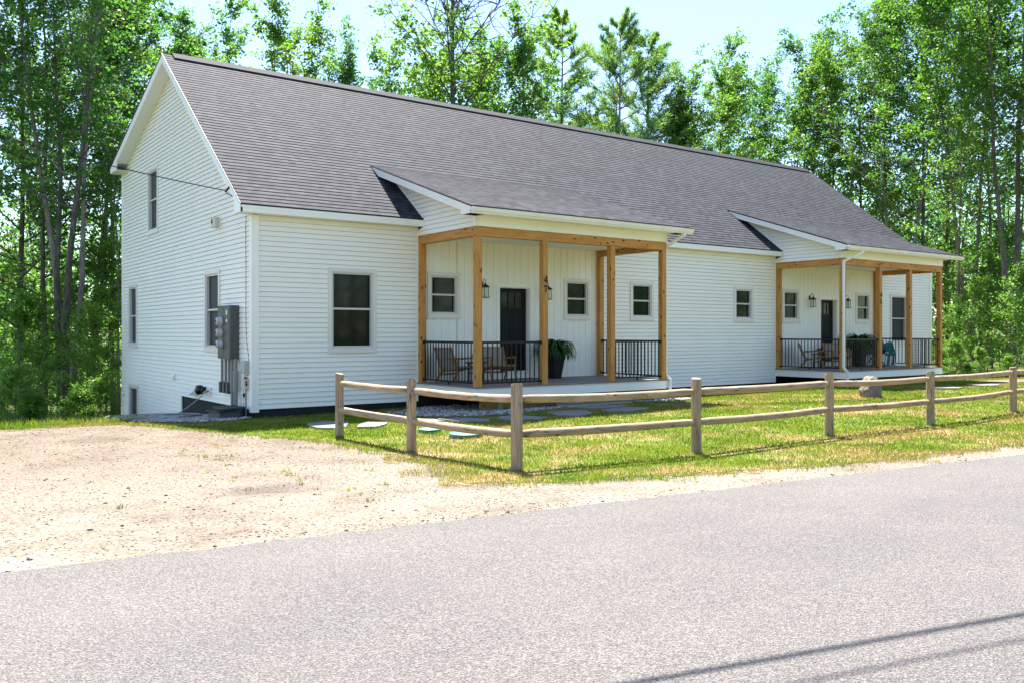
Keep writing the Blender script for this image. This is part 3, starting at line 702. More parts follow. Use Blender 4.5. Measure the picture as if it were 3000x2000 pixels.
        b = MB(); b.prism([(-2.4, zz(-2.4)-.17), (yb2, zz(yb2)-.17), (yb2, zz(yb2)-.185), (-2.4, zz(-2.4)-.185)], lambda y, z: (X_+.025*s, y, z), lambda y, z: (wx, y, z))
        b.prism([(e0+.02, 3.56), (-2.35, 3.56), (-2.35, 3.548), (e0+.02, 3.548)], lambda y, z: (X_+.025*s, y, z), lambda y, z: (wx, y, z)); b.build('rake_soffit', M['soffit'], rf)
    # side gable siding
    for X_, sg in ((x0, -1), (x1, 1)):
        def rg(z):
            hi_roof = (z-(3.711+.294*.7738)+.03)/.7738          # wall is in front of the main roof where y < this
            hi = -.0 if z < 3.54 else max(-.272, hi_roof)
            lo = -D+.02 if z < zz(-D)-.19 else e0+(z+.17-zE)/sl_
            return (lo, max(lo, hi))
        b = MB(); siding(b, fX, sg, rg, 3.342, 5.0, zref=3.342); b.v = [(x+X_, y, z) for x, y, z in b.v]
        b.build('side_gable', M['siding'], root, fixn=False)
        b = MB(); b.box(X_+.033*sg, X_, -D-.004, -D+.11, 3.343, 3.56); b.build('gable_trim', M['trim'], root)
        b = MB(); b.bar((X_+sg*.012, -.28, roofz(-.28)+.012), (X_+sg*.012, 1.0, roofz(1.0)+.012), .03, .03); b.build('flashing', M['trim'], root)
    # frieze, soffit, gutter
    b = MB(); b.box(x0+.0, x1, -D-.012, -D+.02, 3.344, 3.56); b.build('frieze_board', M['trim'], root)
    b = MB(); b.box(xa+.03, xb-.03, e0+.03, -D-.013, 3.548, 3.556)
    for i in range(int((x1-x0)/.045)): b.box(x0+i*.045, x0+i*.045+.012, -D-.05, -D-.036, 3.5455, 3.5475)
    b.build('eave_soffit', M['soffit'], root)
    b = MB(); b.box(xa+.0, xb, e0, e0+.025, 3.545, zE-.028); b.build('fascia', M['trim'], root)
    b = MB()
    prof = [(-.002, .0), (-.055, -.0), (-.075, .035), (-.092, .05), (-.105, .105), (-.112, .118), (-.10, .118), (-.094, .107), (-.08, .06), (-.064, .04), (-.048, .01), (-.012, .01), (-.012, .118), (-.002, .118)]
    b.prism(prof, lambda y, z: (xa-.005, e0+y, 3.532+z), lambda y, z: (xb+.08, e0+y, 3.532+z)); 
    for X_ in (xa-.006, xb+.078): b.prism([(-.002, .0), (-.055, 0), (-.092, .05), (-.11, .118), (-.002, .118)], lambda y, z: (X_, e0+y, 3.532+z), lambda y, z: (X_+.006, e0+y, 3.532+z))
    b.build('gutter', M['gutter'], root)
    # downspout
    if down_left: px, gx = x0-.045, x0+.32
    else: px, gx = x1+.045, x1+.16
    yy = -D-.04 if down_left else -D+.07
    b = MB(); pts = [(gx, e0-.06, 3.54), (gx, e0-.06, 3.50), (gx*.5+px*.5, (e0-.06+yy)/2, 3.36), (px, yy, 3.24), (px, yy, .12), (px+.02, yy-.03, .05), (px+.06, yy-.09, -.02), (px+.06, yy-.09, -.40)]
    for a_, c_ in zip(pts[:-1], pts[1:]): b.bar(a_, c_, .052, .066, up=(0, 1, 0) if abs(a_[2]-c_[2]) > .2 else (0, 0, 1))
    for q in pts[1:-1]: b.box(q[0]-.027, q[0]+.027, q[1]-.034, q[1]+.034, q[2]-.035, q[2]+.035)
    b.build('downspout', M['white_metal'], root, bevel=.006)
    # railings
    cx_ = .07
    railing(root, (x0+cx_, -.16), (x0+cx_, -D+pw), 18)
    railing(root, (x1-cx_, -.16), (x1-cx_, -D+pw), 18)
    railing(root, (x0+pw, -D+cx_), (xp2, -D+cx_), int((xp2-x0-pw)/.116))
    railing(root, (xp3+pw, -D+cx_), (x1-pw, -D+cx_), int((x1-xp3-2*pw)/.116))
    return root
def digits(post, x, y, s):
    # hand drawn heavy serif numerals on a unit box
    glyph = {'4': [[(.62, 0), (.80, 0), (.80, .22), (1.0, .22), (1.0, .34), (.80, .34), (.80, 1.0), (.66, 1.0), (0, .34), (0, .22), (.62, .22)]],
             '7': [[(.0, 1.0), (1.0, 1.0), (1.0, .88), (.55, .0), (.30, .0), (.78, .82), (.16, .82), (.10, .68), (.0, .68)]],
             '5': [[(.12, 1.0), (.92, 1.0), (.88, .83), (.30, .83), (.27, .62), (.55, .64), (.82, .54), (.95, .34), (.86, .12), (.58, .0), (.22, .0), (.02, .10), (.08, .24), (.30, .14), (.54, .15), (.68, .30), (.60, .44), (.40, .50), (.12, .44)]]}
    hole = {'4': [(.62, .36), (.62, .74), (.26, .36)]}
    for i, ch in enumerate(s):
        wd, h = .108, .150; z0 = 2.222 if i == 0 else 2.015
        b = MB()
        if ch == '4':
            for q in ([(.62, 0), (.80, 0), (.80, 1.0), (.62, 1.0)], [(0, .22), (1.0, .22), (1.0, .36), (0, .36)], [(0, .34), (.17, .34), (.66, .90), (.62, 1.0)]):
                b.prism(q, lambda a, c: (x-wd/2+a*wd, y, z0+c*h), lambda a, c: (x-wd/2+a*wd, y-.012-(.0006*len(q)), z0+c*h))
            b.prism([(.5, 0), (.92, 0), (.92, .06), (.5, .06)], lambda a, c: (x-wd/2+a*wd, y, z0+c*h), lambda a, c: (x-wd/2+a*wd, y-.0125, z0+c*h))
        else:
            for q in glyph[ch]: b.prism(q, lambda a, c: (x-wd/2+a*wd*.9, y, z0+c*h), lambda a, c: (x-wd/2+a*wd*.9, y-.014, z0+c*h))
        o = b.build('house_number', M['black'], post)
M['gt'] = mat('green_treated_post', rough=.8, fn=stone((.14, .17, .09), (.27, .29, .17), 14, .004))
porchA = porch(3.879, 9.516, 5.640, 7.661, '47', 'cedar post porch numbered 47, the nearer and larger of the two', False, True)
porchB = porch(17.025, 22.754, 18.971, 20.717, '45', 'cedar post porch numbered 45, at the far end of the house', True, True)

# steps
def steps(x0, x1, label):
    r = empty('porch_steps', ((x0+x1)/2, -2.8, gz(x0, -2.8)), label, 'steps')
    zg = gz(x0, -2.8)-.03
    b = MB(); b.box(x0+.04, x1-.04, -2.42-.46, -2.42-.03, -.535, -.425); b.build('riser', M['riser'], r)
    b = MB(); b.box(x0+.12, x1-.12, -2.42-.36, -2.42-.06, zg-.1, -.537); b.build('support', M['treated_x'], r)
    b = MB(); b.box(x0, x1, -2.42-.50, -2.42-.02, -.423, -.385); b.build('tread', M['tread'], r, bevel=.004)
steps(5.95, 7.95, 'low white porch step with grey tread below the opening of the nearer porch')
steps(19.3, 20.75, 'low white porch step with grey tread below the opening of the far porch')

# ---------------------------------------------------------------- wall lanterns
def lantern_parts(r):
    b = MB(); b.box(-.055, .055, -.004, .02, -.02, .18); b.build('mounting_block', M['trim'], r, bevel=.004, loc=(0, 0, 0))
    b = MB(); b.box(-.032, .032, -.024, -.004, .02, .16); b.tube([(0, -.02, .12), (0, -.06, .16), (0, -.10, .215), (0, -.13, .225), (0, -.15, .19), (0, -.15, .12)], .007, 6)
    b.build('arm', M['black'], r, loc=(0, 0, 0))
    b = MB(); c = -.15; n = len(b.v)
    hw = .062
    for sx in (-1, 1):
        for sy in (-1, 1): b.bar((sx*hw, c+sy*hw, -.215), (sx*hw*.86, c+sy*hw*.86, .03), .010, .010)
    b.box(-.075, .075, c-.075, c+.075, -.228, -.212); b.box(-.06, .06, c-.06, c+.06, .02, .032)
    def pyr(w0, z0, w1, z1):
        p = [(-w0, c-w0, z0), (w0, c-w0, z0), (w0, c+w0, z0), (-w0, c+w0, z0), (-w1, c-w1, z1), (w1, c-w1, z1), (w1, c+w1, z1), (-w1, c+w1, z1)]; b._hex(p)
    pyr(.085, .032, .085, .038); pyr(.082, .038, .028, .088); pyr(.02, .088, .012, .12)
    b.build('lamp_cage', M['black'], r, loc=(0, 0, 0))
    b = MB(); b.box(-.048, .048, c-.048, c+.048, -.205, .015); b.build('lamp_glass', M['lampglass'], r, loc=(0, 0, 0))
lt = empty('wall_lantern', (5.655, -.02, 2.19), 'black wall lantern left of the door on the nearer porch', 'lantern', 'black wall lanterns beside the two front doors')
lantern_parts(lt)
for x, lb in ((7.60, 'black wall lantern right of the door on the nearer porch'), (18.81, 'black wall lantern left of the door on the far porch'), (20.80, 'black wall lantern right of the door on the far porch')):
    c = copy_tree(lt); c.location = (x, -.02, 2.19); c['label'] = lb

# ---------------------------------------------------------------- porch furniture
def lounge_chair(loc, rz, label, group):
    r = empty('lounge_chair', loc, label, 'chair', group, rz); o = (0, 0, 0)
    # faces -y locally
    def leg(pts, nm='leg'):
        b = MB()
        for a, c in zip(pts[:-1], pts[1:]): b.bar(a, c, .028, .045)
        b.build(nm, M['teak'], r, loc=o, bevel=.004)
    for s in (-1, 1):
        x = s*.31
        leg([(x, -.33, 0), (x, -.24, .30), (x, -.30, .56)]); leg([(x, .38, 0), (x, .12, .34)])
        leg([(x, -.33, .565), (x*1.02, .26, .53)], 'armrest')
        b = MB(); b.bar((x*.93, -.34, .37), (x*.93, .26, .25), .03, .045); b.build('side_rail', M['teak'], r, loc=o)
        b = MB(); b.bar((x*.93, .18, .24), (x*.93, .42, .80), .028, .04); b.build('back_upright', M['teak'], r, loc=o)
    for q0, q1, a_, c_ in (((-.31, -.34, .375), (.31, -.34, .375), .035, .035), ((-.31, .22, .20), (.31, .22, .20), .03, .04), ((-.29, .40, .78), (.29, .40, .78), .025, .03)):
        b = MB(); b.bar(q0, q1, a_, c_); b.build('stretcher', M['teak'], r, loc=o)
    b = MB()
    for i in range(8):
        t0, t1 = i/8, (i+1)/8; sag = lambda t: -.03*math.sin(math.pi*t)
        b._hex([(-.27, -.33+.55*t0, .375-.12*t0+sag(t0)), (.27, -.33+.55*t0, .375-.12*t0+sag(t0)), (.27, -.33+.55*t1, .375-.12*t1+sag(t1)), (-.27, -.33+.55*t1, .375-.12*t1+sag(t1)),
                (-.27, -.33+.55*t0, .39-.12*t0+sag(t0)), (.27, -.33+.55*t0, .39-.12*t0+sag(t0)), (.27, -.33+.55*t1, .39-.12*t1+sag(t1)), (-.27, -.33+.55*t1, .39-.12*t1+sag(t1))])
    b.build('seat', M['weave'], r, loc=o)
    b = MB()
    for i in range(6):
        t0, t1 = i/6, (i+1)/6; p = lambda t: (.20+.20*t+.02*math.sin(math.pi*t), .28+.49*t)
        (ya, za), (yb_, zb) = p(t0), p(t1)
        b._hex([(-.27, ya, za), (.27, ya, za), (.27, ya+.012, za), (-.27, ya+.012, za), (-.27, yb_, zb), (.27, yb_, zb), (.27, yb_+.012, zb), (-.27, yb_+.012, zb)])
    b.build('backrest', M['weave'], r, loc=o)
    return r
G1 = 'wooden lounge chairs with woven seats on the porches'
c1 = lounge_chair((4.43, -.80, 0), R(18), 'teak lounge chair with woven back nearest the left post of the nearer porch', G1)
for loc, rz, lb in (((5.70, -.66, 0), -R(12), 'teak lounge chair with woven back between black table and door of the nearer porch'),
                    ((17.95, -.72, 0), R(32), 'teak lounge chair with woven back at the left end of the far porch'),
                    ((19.20, -.80, 0), -R(28), 'teak lounge chair with woven back just left of the door on the far porch')):
    c = copy_tree(c1); c.location = loc; c.rotation_euler = (0, 0, rz); c['label'] = lb
def small_table(loc, label):
    r = empty('side_table', loc, label, 'table', 'small black tables between the lounge chairs'); o = (0, 0, 0)
    b = MB(); b.tube([(0, 0, .43), (0, 0, .455)], .25, 20); b.build('table_top', M['black'], r, loc=o)
    for k in range(4):
        a = R(45+90*k); b = MB(); b.bar((.18*math.cos(a), .18*math.sin(a), 0), (.16*math.cos(a), .16*math.sin(a), .43), .03, .03); b.build('leg', M['black'], r, loc=o)
    b = MB(); b.bar((-.12, -.12, .2), (.12, .12, .2), .02, .02); b.bar((-.12, .12, .2), (.12, -.12, .2), .02, .022); b.build('stretcher', M['black'], r, loc=o)
    return r
ta = small_table((5.08, -.62, 0), 'small round black table between the two chairs of the nearer porch')
tb = copy_tree(ta); tb.location = (18.58, -.55, 0); tb['label'] = 'small round black table between the two chairs of the far porch'
def fronds(b, c, n, L_, seed, up=.9, wd=.05):
    r = random.Random(seed)
    for i in range(n):
        a = r.uniform(0, 6.283); e = r.uniform(.35, up)*1.45; l = L_*r.uniform(.6, 1.1); segs = 5; px, py, pz = c; dx, dy = math.cos(a), math.sin(a)
        prev = None
        for k in range(segs+1):
            t = k/segs; ang = e - t*t*2.1; 
            if k: px += dx*math.cos(ang)*l/segs; py += dy*math.cos(ang)*l/segs; pz += math.sin(ang)*l/segs
            w_ = wd*math.sin(math.pi*min(1, .12+t*.88))*1.0
            cur = ((px-dy*w_, py+dx*w_, pz), (px+dy*w_, py-dx*w_, pz))
            if prev: b.quad(prev[0], prev[1], cur[1], cur[0])
            prev = cur
def planter(loc, s, label, seed):
    r = empty('potted_fern', loc, label, 'potted plant', 'tall black planters with ferns on the porches'); o = (0, 0, 0)
    b = MB(); w0, w1, h = .12*s, .20*s, .62*s
    b._hex([(-w0, -w0, 0), (w0, -w0, 0), (w0, w0, 0), (-w0, w0, 0), (-w1, -w1, h), (w1, -w1, h), (w1, w1, h), (-w1, w1, h)]); b.ring(-w1-.01, w1+.01, -w1-.01, w1+.01, .025, lambda a, c, d: (a, c, d), h, h+.03)
    b.build('planter', M['pot'], r, loc=o, bevel=.006)
    b = MB(); fronds(b, (0, 0, h-.02), 260, .80*s, seed, wd=.036*s); b.build('fern', M['fern'], r, loc=o, fixn=False)
planter((7.52, -.52, 0), 1.0, 'tall black tapered planter with a dark fern beside post 47', 1)
planter((20.75, -.60, 0), 1.12, 'tall black planter with dark plant behind the railing of the far porch', 2)
def potplant(loc, label, seed, pm):
    r = empty('small_potted_plant', loc, label, 'potted plant'); o = (0, 0, 0)
    b = MB(); b.tube([(0, 0, 0), (0, 0, .11)], [.045, .065], 12); b.build('pot', pm, r, loc=o)
    b = MB(); fronds(b, (0, 0, .10), 60, .17, seed, wd=.018); b.build('leaves', M['fern'], r, loc=o, fixn=False)
potplant((5.08, -.62, .455), 'little green plant in a pale pot on the black table of the nearer porch', 5, M['ltgrey'])
potplant((18.58, -.55, .455), 'little green plant in a terracotta pot on the table of the far porch', 6, mat('terracotta', (.30, .13, .07), .8))
def mat_(x, y, label):
    b = MB(); b.box(x-.42, x+.42, y-.24, y+.24, .003, .018); o = b.build('doormat', M['basket'], None, loc=(x, y, 0)); tag(o, label, 'doormat')
mat_(6.66, -.38, 'brown doormat on the deck before the door of the nearer porch'); mat_(19.9, -.38, 'brown doormat on the deck before the door of the far porch')
# folding chairs at the right end of the far porch
def camp_chair(loc, rz, label, skirt, seed):
    r = empty('folding_chair', loc, label, 'chair', rz=rz); o = (0, 0, 0)
    for s in (-1, 1):
        b = MB(); b.tube([(s*.26, -.22, 0), (s*.26, .2, .5)], .012, 6); b.build('leg', M['black'], r, loc=o)
        b = MB(); b.tube([(s*.26, .22, 0), (s*.26, -.2, .5), (s*.26, -.22, .55)], .012, 6); b.build('leg', M['black'], r, loc=o)
    rr = random.Random(seed)
    def cloth(nm, m, z0, z1, y0, y1, x=.29, amp=.025):
        b = MB(); nx, nz2 = 14, 6; ph = rr.uniform(0, 6); P = {}
        for i in range(nx+1):
            for j in range(nz2+1):
                t = j/nz2; u = i/nx
                P[i, j] = (-x+2*x*u, y0+(y1-y0)*t+amp*math.sin(u*19+ph+t*2)*(1.2-t*.6), z0+(z1-z0)*t+(.03*math.sin(u*7+ph) if j == nz2 else 0))
        for i in range(nx):
            for j in range(nz2):
                q = [P[i, j], P[i+1, j], P[i+1, j+1], P[i, j+1]]; b._hex([q[0], q[1], (q[1][0], q[1][1]+.008, q[1][2]), (q[0][0], q[0][1]+.008, q[0][2]), q[3], q[2], (q[2][0], q[2][1]+.008, q[2][2]), (q[3][0], q[3][1]+.008, q[3][2])])
        b.build(nm, m, r, loc=o, smooth=True)
    cloth('backrest', M['teal'], .42, .84, .12, .26)
    b = MB(); b.box(-.26, .26, -.22, .2, .40, .43); b.build('seat', M['teal'], r, loc=o, bevel=.01)
    if skirt: cloth('towel', M['stripe'], .03, .46, -.24, -.23); cloth('draped_cloth', M['teal'], .36, .80, -.26, -.10, .27, .04)
    return r
camp_chair((21.45, -.75, 0), R(8), 'teal fabric folding chair behind the numbered post of the far porch', False, 3)
camp_chair((22.12, -.72, 0), R(-5), 'folding chair draped in teal cloth and a striped towel on the far porch', True, 4)
import bmesh
def ico(name, m, loc, rad, label, cat, scale=(1, 1, 1), sub=3, jitter=0, seed=0):
    bm = bmesh.new(); bmesh.ops.create_icosphere(bm, subdivisions=sub, radius=rad); rr = random.Random(seed)
    for v in bm.verts:
        k = 1+rr.uniform(-jitter, jitter); v.co = Vector((v.co.x*scale[0]*k, v.co.y*scale[1]*k, v.co.z*scale[2]*k))
    me = bpy.data.meshes.new(name); bm.to_mesh(me); bm.free(); me.materials.append(m)
    for p in me.polygons: p.use_smooth = True
    o = bpy.data.objects.new(name, me); col.objects.link(o); o.location = loc; tag(o, label, cat); return o
ico('ball', M['ball'], (21.95, -.62, .90), .07, 'small bright blue ball on the teal chairs of the far porch', 'ball')

# ---------------------------------------------------------------- fittings on the gable wall
mt = empty('meter_bank', (-.1, 1.1, .56), 'grey green electric meter cabinet with three round meters beside the gable window', 'meter box')
b = MB(); b.box(-.21, -.016, .745, 1.55, .58, 1.685); b.box(-.216, -.21, .79, 1.16, .60, 1.66); b.box(-.216, -.21, 1.19, 1.53, .60, 1.66); b.box(-.22, -.016, .735, 1.56, 1.685, 1.70); b.build('cabinet', M['meter'], mt, bevel=.006)
for z in (1.37, 1.13, .89):
    b = MB(); b.tube([(-.215, 1.27, z), (-.25, 1.27, z), (-.29, 1.27, z), (-.33, 1.27, z), (-.345, 1.27, z)], [.10, .10, .085, .08, .05], 18); m_ = b.build('meter', M['meterglass'], mt, smooth=False)
    b = MB(); b.tube([(-.30, 1.27, z), (-.349, 1.27, z)], [.048, .042], 14); b.build('meter_dial', M['black'], m_)
b = MB(); b.box(-.219, -.2165, .93, .99, 1.50, 1.60); b.box(-.219, -.2165, .92, 1.0, 1.35, 1.41); b.build('sticker', M['trim'], mt)
for y in (1.56, 1.33, 1.11):
    b = MB(); b.tube([(-.11, y, .58), (-.11, y, .06)], .030, 10); cd = b.build('conduit', M['pvc'], mt, smooth=False)
    b = MB(); b.box(-.17, -.03, y-.055, y+.055, -.16, .075); b.build('junction_box', M['meter'], cd, bevel=.004)
for y, rr_ in ((.92, .030), (.70, .044)):
    b = MB(); b.tube([(-.11, y, .58), (-.11, y, .34), (-.11, y, .335), (-.11, y, -.10), (-.11, y, -.105), (-.11, y, -.62)], [rr_, rr_, rr_+.014, rr_+.014, rr_, rr_], 12); b.build('conduit', M['pvc'], mt)
def thingbox(name, bx, m, label, cat, extra=None, bevel=.006):
    r = empty(name, ((bx[0]+bx[1])/2, (bx[2]+bx[3])/2, bx[4]), label, cat); b = MB(); b.box(*bx); b.build('housing', m, r, bevel=bevel)
    if extra: extra(r)
    return r
def ex1(r):
    b = MB(); b.box(-.135, -.02, .10, .30, .50, .56); b.build('hood', M['ltgrey'], r, bevel=.02)
thingbox('telephone_box', (-.14, -.016, .10, .32, .30, .52), M['ltgrey'], 'rounded light grey telephone box to the right of the meter cabinet', 'utility box', ex1, .02)
def ex2(r):
    b = MB(); b.tube([(-.075, .165, .12), (-.075, .158, .12)], .022, 10); b.tube([(-.075, .165, .07), (-.075, .158, .07)], .022, 10); b.build('outlet', M['black'], r)
    b = MB(); b.tube([(-.06, .25, .185), (-.06, .25, .23)], .03, 10); b.build('warning_light', M['red'], r)
    b = MB(); b.tube([(-.06, .22, -.03), (-.06, .22, -.62)], .018, 8); b.build('conduit', M['pvc'], r)
thingbox('outlet_box', (-.12, -.016, .165, .345, -.03, .185), M['beige'], 'beige outdoor outlet box with red light above the thin conduit', 'outlet box', ex2)
def ex3(r):
    b = MB(); b.box(-.058, -.055, .46, .50, -.175, -.14); b.build('socket', M['black'], r)
    b = MB(); b.box(-.055, -.016, .405, .422, -.20, -.115); b.build('cover', M['black'], r)
thingbox('outlet_cover', (-.055, -.016, .42, .54, -.205, -.11), M['trim'], 'small white outlet cover low on the siding next to thick conduits', 'outlet', ex3)
def ex4(r):
    b = MB(); b.box(-.134, -.13, 2.16, 2.25, 3.56, 3.65); b.build('sensor_window', M['screen'], r); b = MB(); b.box(-.03, -.016, 1.92, 2.28, 3.44, 3.71); b.build('base_plate', M['trim'], r)
thingbox('wall_vent', (-.13, -.03, 1.97, 2.26, 3.47, 3.68), M['beige'], 'small square beige vent high under the front eave', 'vent', ex4, .004)
def hood(loc, w_, h, d, label, cat):
    r = empty('vent_hood', loc, label, cat); o = (0, 0, 0)
    b = MB(); b.box(-.02, 0, -w_/2-.03, w_/2+.03, -.02, h+.03); b.build('base_plate', M['trim'], r, loc=o)
    b = MB(); b.prism([(0, h), (-.03, h), (-d, .02), (-d, 0), (0, 0)], lambda x, z: (x-.02, -w_/2, z), lambda x, z: (x-.02, w_/2, z)); b.build('hood', M['trim'], r, loc=o)
hood((-.014, 5.55, -.045), .14, .11, .06, 'small white vent hood in the middle of the lower gable wall', 'vent')
hood((-.014, 3.72, -.34), .26, .15, .20, 'larger white dryer vent hood above the black foundation', 'vent')
fn_ = empty('exhaust_cap', (-.1, 3.05, -.19), 'glossy black round exhaust cap beside the white vent hood', 'exhaust cap')
b = MB(); b.tube([(-.016, 3.05, -.18), (-.05, 3.05, -.18), (-.09, 3.05, -.18), (-.17, 3.05, -.18), (-.22, 3.05, -.18), (-.24, 3.05, -.18)], [.07, .07, .105, .115, .10, .05], 20); b.build('cap', mat('gloss_black', (.006, .007, .01), .12), fn_, smooth=True)
sp = empty('spigot', (-.02, 2.66, -.3), 'brass garden tap on a white block above the coiled hose', 'tap')
b = MB(); b.box(-.045, -.014, 2.58, 2.78, -.31, -.10); b.build('mounting_block', M['trim'], sp, bevel=.004)
b = MB(); b.tube([(-.045, 2.68, -.19), (-.12, 2.68, -.19), (-.15, 2.68, -.21), (-.165, 2.68, -.25)], [.022, .018, .02, .024], 10); b.build('tap_body', M['brass'], sp)
b = MB(); b.tube([(-.10, 2.68, -.19), (-.19, 2.70, -.165)], .008, 6); b.tube([(-.185, 2.70, -.165), (-.205, 2.703, -.160)], .032, 10); b.build('tap_handle', M['black'], sp)
# hose
pts = [(-.165, 2.68, -.24), (-.22, 2.75, -.33), (-.33, 3.0, -.50), (-.50, 3.25, -.68), (-.62, 3.35, gz(-.6, 3.3)+.03)]
z_ = lambda x, y, k=0: gz(x, y)+.03+k
import math as _m
for k in range(60):
    a = k*.36; rx, ry = .42+.05*_m.sin(k*.21), .95+.12*_m.sin(k*.17+1); x, y = -.75+rx*_m.cos(a+1.2)*.9, 2.55+ry*_m.sin(a+1.2); pts.append((x, y, z_(x, y, .01*(k/20))))
ctrl = [Vector(p) for p in pts]; sp_ = []
for i in range(len(ctrl)-1):
    p0, p1, p2, p3 = ctrl[max(i-1, 0)], ctrl[i], ctrl[i+1], ctrl[min(i+2, len(ctrl)-1)]
    for s in range(4):
        t = s/4; sp_.append(.5*((2*p1)+(p2-p0)*t+(2*p0-5*p1+4*p2-p3)*t*t+(3*p1-p0-3*p2+p3)*t**3))
b = MB(); b.tube(sp_, .013, 7); o = b.build('garden_hose', M['hose'], None, loc=(-.75, 2.55, gz(-.7, 2.5)), smooth=True); tag(o, 'grey garden hose hanging from the tap and coiled on the gravel', 'hose')
ub = empty('utility_handhole', (-.45, .42, gz(-.4, .4)), 'low black green utility box with a tilted lid on the gravel by the corner', 'utility box')
g0 = gz(-.4, .3)
b = MB(); b._hex([(-.68, .05, g0-.05), (-.22, .05, g0-.05), (-.22, .80, g0-.1), (-.68, .80, g0-.1), (-.64, .09, g0+.15), (-.24, .09, g0+.15), (-.24, .76, g0+.12), (-.64, .76, g0+.12)]); b.build('box', M['utility'], ub, bevel=.01)
b = MB(); b._hex([(-.70, .04, g0+.15), (-.19, .04, g0+.155), (-.19, .82, g0+.125), (-.70, .82, g0+.12), (-.70, .04, g0+.17), (-.19, .04, g0+.175), (-.19, .82, g0+.145), (-.70, .82, g0+.14)]); b._hex([(-.60, .02, g0+.185), (-.12, .08, g0+.20), (-.14, .72, g0+.195), (-.62, .66, g0+.19), (-.60, .02, g0+.215), (-.12, .08, g0+.235), (-.14, .72, g0+.23), (-.62, .66, g0+.22)]); b.build('lid', M['utility'], ub, bevel=.008)
# cables
b = MB(); b.tube([(-.02, .33, 3.55), (-.022, .35, 3.3), (-.022, .33, 2.4), (-.022, .34, 1.6), (-.024, .30, 1.0), (-.022, .22, .75), (-.022, .12, .45), (-.03, .14, .30), (-.05, .22, .245), (-.05, .33, .29), (-.03, .42, .20), (-.02, .50, .05), (-.03, .47, -.12)], .006, 5)
b.tube([(-.03, .43, -.19), (-.03, .43, -.3), (-.03, .46, -.44)], .004, 5); o = b.build('wall_cable', M['black'], None, loc=(-.02, .3, 1.0)); tag(o, 'thin black cable running down the siding beside the front corner board', 'cable')
e1_ = at(-900, 70, 19.0); a0 = Vector((-.345, .72, 4.085)); e1_ = Vector(e1_); b = MB()
b.tube([a0.lerp(e1_, t) - Vector((0, 0, .35*4*t*(1-t))) for t in [i/24 for i in range(25)]], .011, 6)
b.tube([(-.345, .72, 4.085), (-.36, .5, 3.99), (-.355, .20, 3.90)], .010, 6); b.tube([(-.345, .60, 4.05), (-.35, .40, 4.10)], .022, 8)
o = b.build('service_cable', M['black'], None, loc=(-.34, .7, 4.08)); tag(o, 'black overhead service cable reaching the gable end of the house', 'cable')
# overhead lines above the road: only their shadows fall in the picture
def shadow_line(p0, p1, h, rad, label):
    off = Vector((SUN.x, SUN.y, SUN.z))*(h/SUN.z); a = Vector((*p0, -.5))+off; c = Vector((*p1, -.52))+off; d = c-a
    b = MB(); b.tube([a-d*6, a-d*2, a, c, c+d*2, c+d*6], rad, 8); o = b.build('overhead_line', M['black'], None, loc=tuple(a)); tag(o, label, 'cable')
shadow_line((-3.80, -14.33), (-.85, -15.02), 6.2, .024, 'thick overhead line above the road, casting the darker of two road shadows')
shadow_line((-3.10, -14.80), (-1.25, -15.23), 6.6, .013, 'thin overhead line above the road, casting the fainter of two road shadows')

# ---------------------------------------------------------------- split rail fence
posts = [(.02, -4.01, 1.03, .066), (.03, -6.38, 1.03, .067), (.22, -8.67, 1.058, .071), (3.292, -8.883, 1.059, .069), (6.885, -8.66, 1.045, .070), (10.2, -8.656, 1.007, .072), (14.58, -8.24, .985, .074), (18.6, -7.95, .99, .072)]
PL = ['round wooden fence post at the end of the side run nearest the house wall', 'middle round wooden fence post of the short side run', 'tallest round wooden fence post at the near corner', 'round wooden fence post first to the right of the corner post',
      'round wooden fence post second to the right of the corner, its top cut at a slant', 'round wooden fence post in front of the right end of the far porch', 'round wooden fence post at the right edge beyond the porches', 'round wooden fence post farthest right beyond the frame edge']
posts = [(a_, b_, c_, d_*1.06) for a_, b_, c_, d_ in posts[:7]]
fence = empty('rail_fence', (posts[2][0], posts[2][1], gz(.2, -8.7)), 'two rail round log fence turning a corner at the edge of the lawn', 'fence')
for i, (x, y, h, rd) in enumerate(posts + [(18.6, -7.95, .99, .072)]):
    g = gz(x, y); b = MB(); n = 16; rr = random.Random(i)
    zs = [-.15, .0, .25, .5, .75, h-.035, h-.012, h]; rads = [rd*1.04, rd*1.03, rd*1.01, rd, rd*1.0, rd*.99, rd*.97, rd*.90]
    b.tube([(x+rr.uniform(-.002, .002), y+rr.uniform(-.002, .002), g+z) for z in zs], rads, n)
    b.build('post', M['fence_z'], fence, smooth=False)
def rail(i, j, z, side, P):
    x0, y0, h0, r0 = P[i]; x1, y1, h1, r1 = P[j]; g0, g1 = gz(x0, y0), gz(x1, y1); rr = random.Random(i*7+int(z*100))
    a = Vector((x0, y0, g0+z)); c = Vector((x1, y1, g1+z)); d = (c-a).normalized()
    off = d.cross(Vector((0, 0, 1)))*side; n = 15; pts = []; rad = []
    sag = rr.uniform(.010, .030); R0 = .054 + rr.uniform(-.003, .004)
    for k in range(n):
        t = -.00+k/(n-1); p = a.lerp(c, t) - Vector((0, 0, sag*math.sin(math.pi*t)))
        pts.append(p + Vector((0, 0, rr.uniform(-.0015, .0015)))); e = min(t, 1-t)*(c-a).length
        rad.append(R0*(1+rr.uniform(-.02, .02)) if e > .16 else R0*(.7+.3*min(1, max(0, (e-.05)/.09))))
    b = MB(); b.tube(pts, rad, 14)
    b.build('rail', M['fence_y'] if j < 3 else M['fence_x'], fence, smooth=True)
PP = posts + [(18.6, -7.95, .99, .072)]
for i in range(7):
    rail(i, i+1, .87, 1, PP); rail(i, i+1, .43, 1, PP)

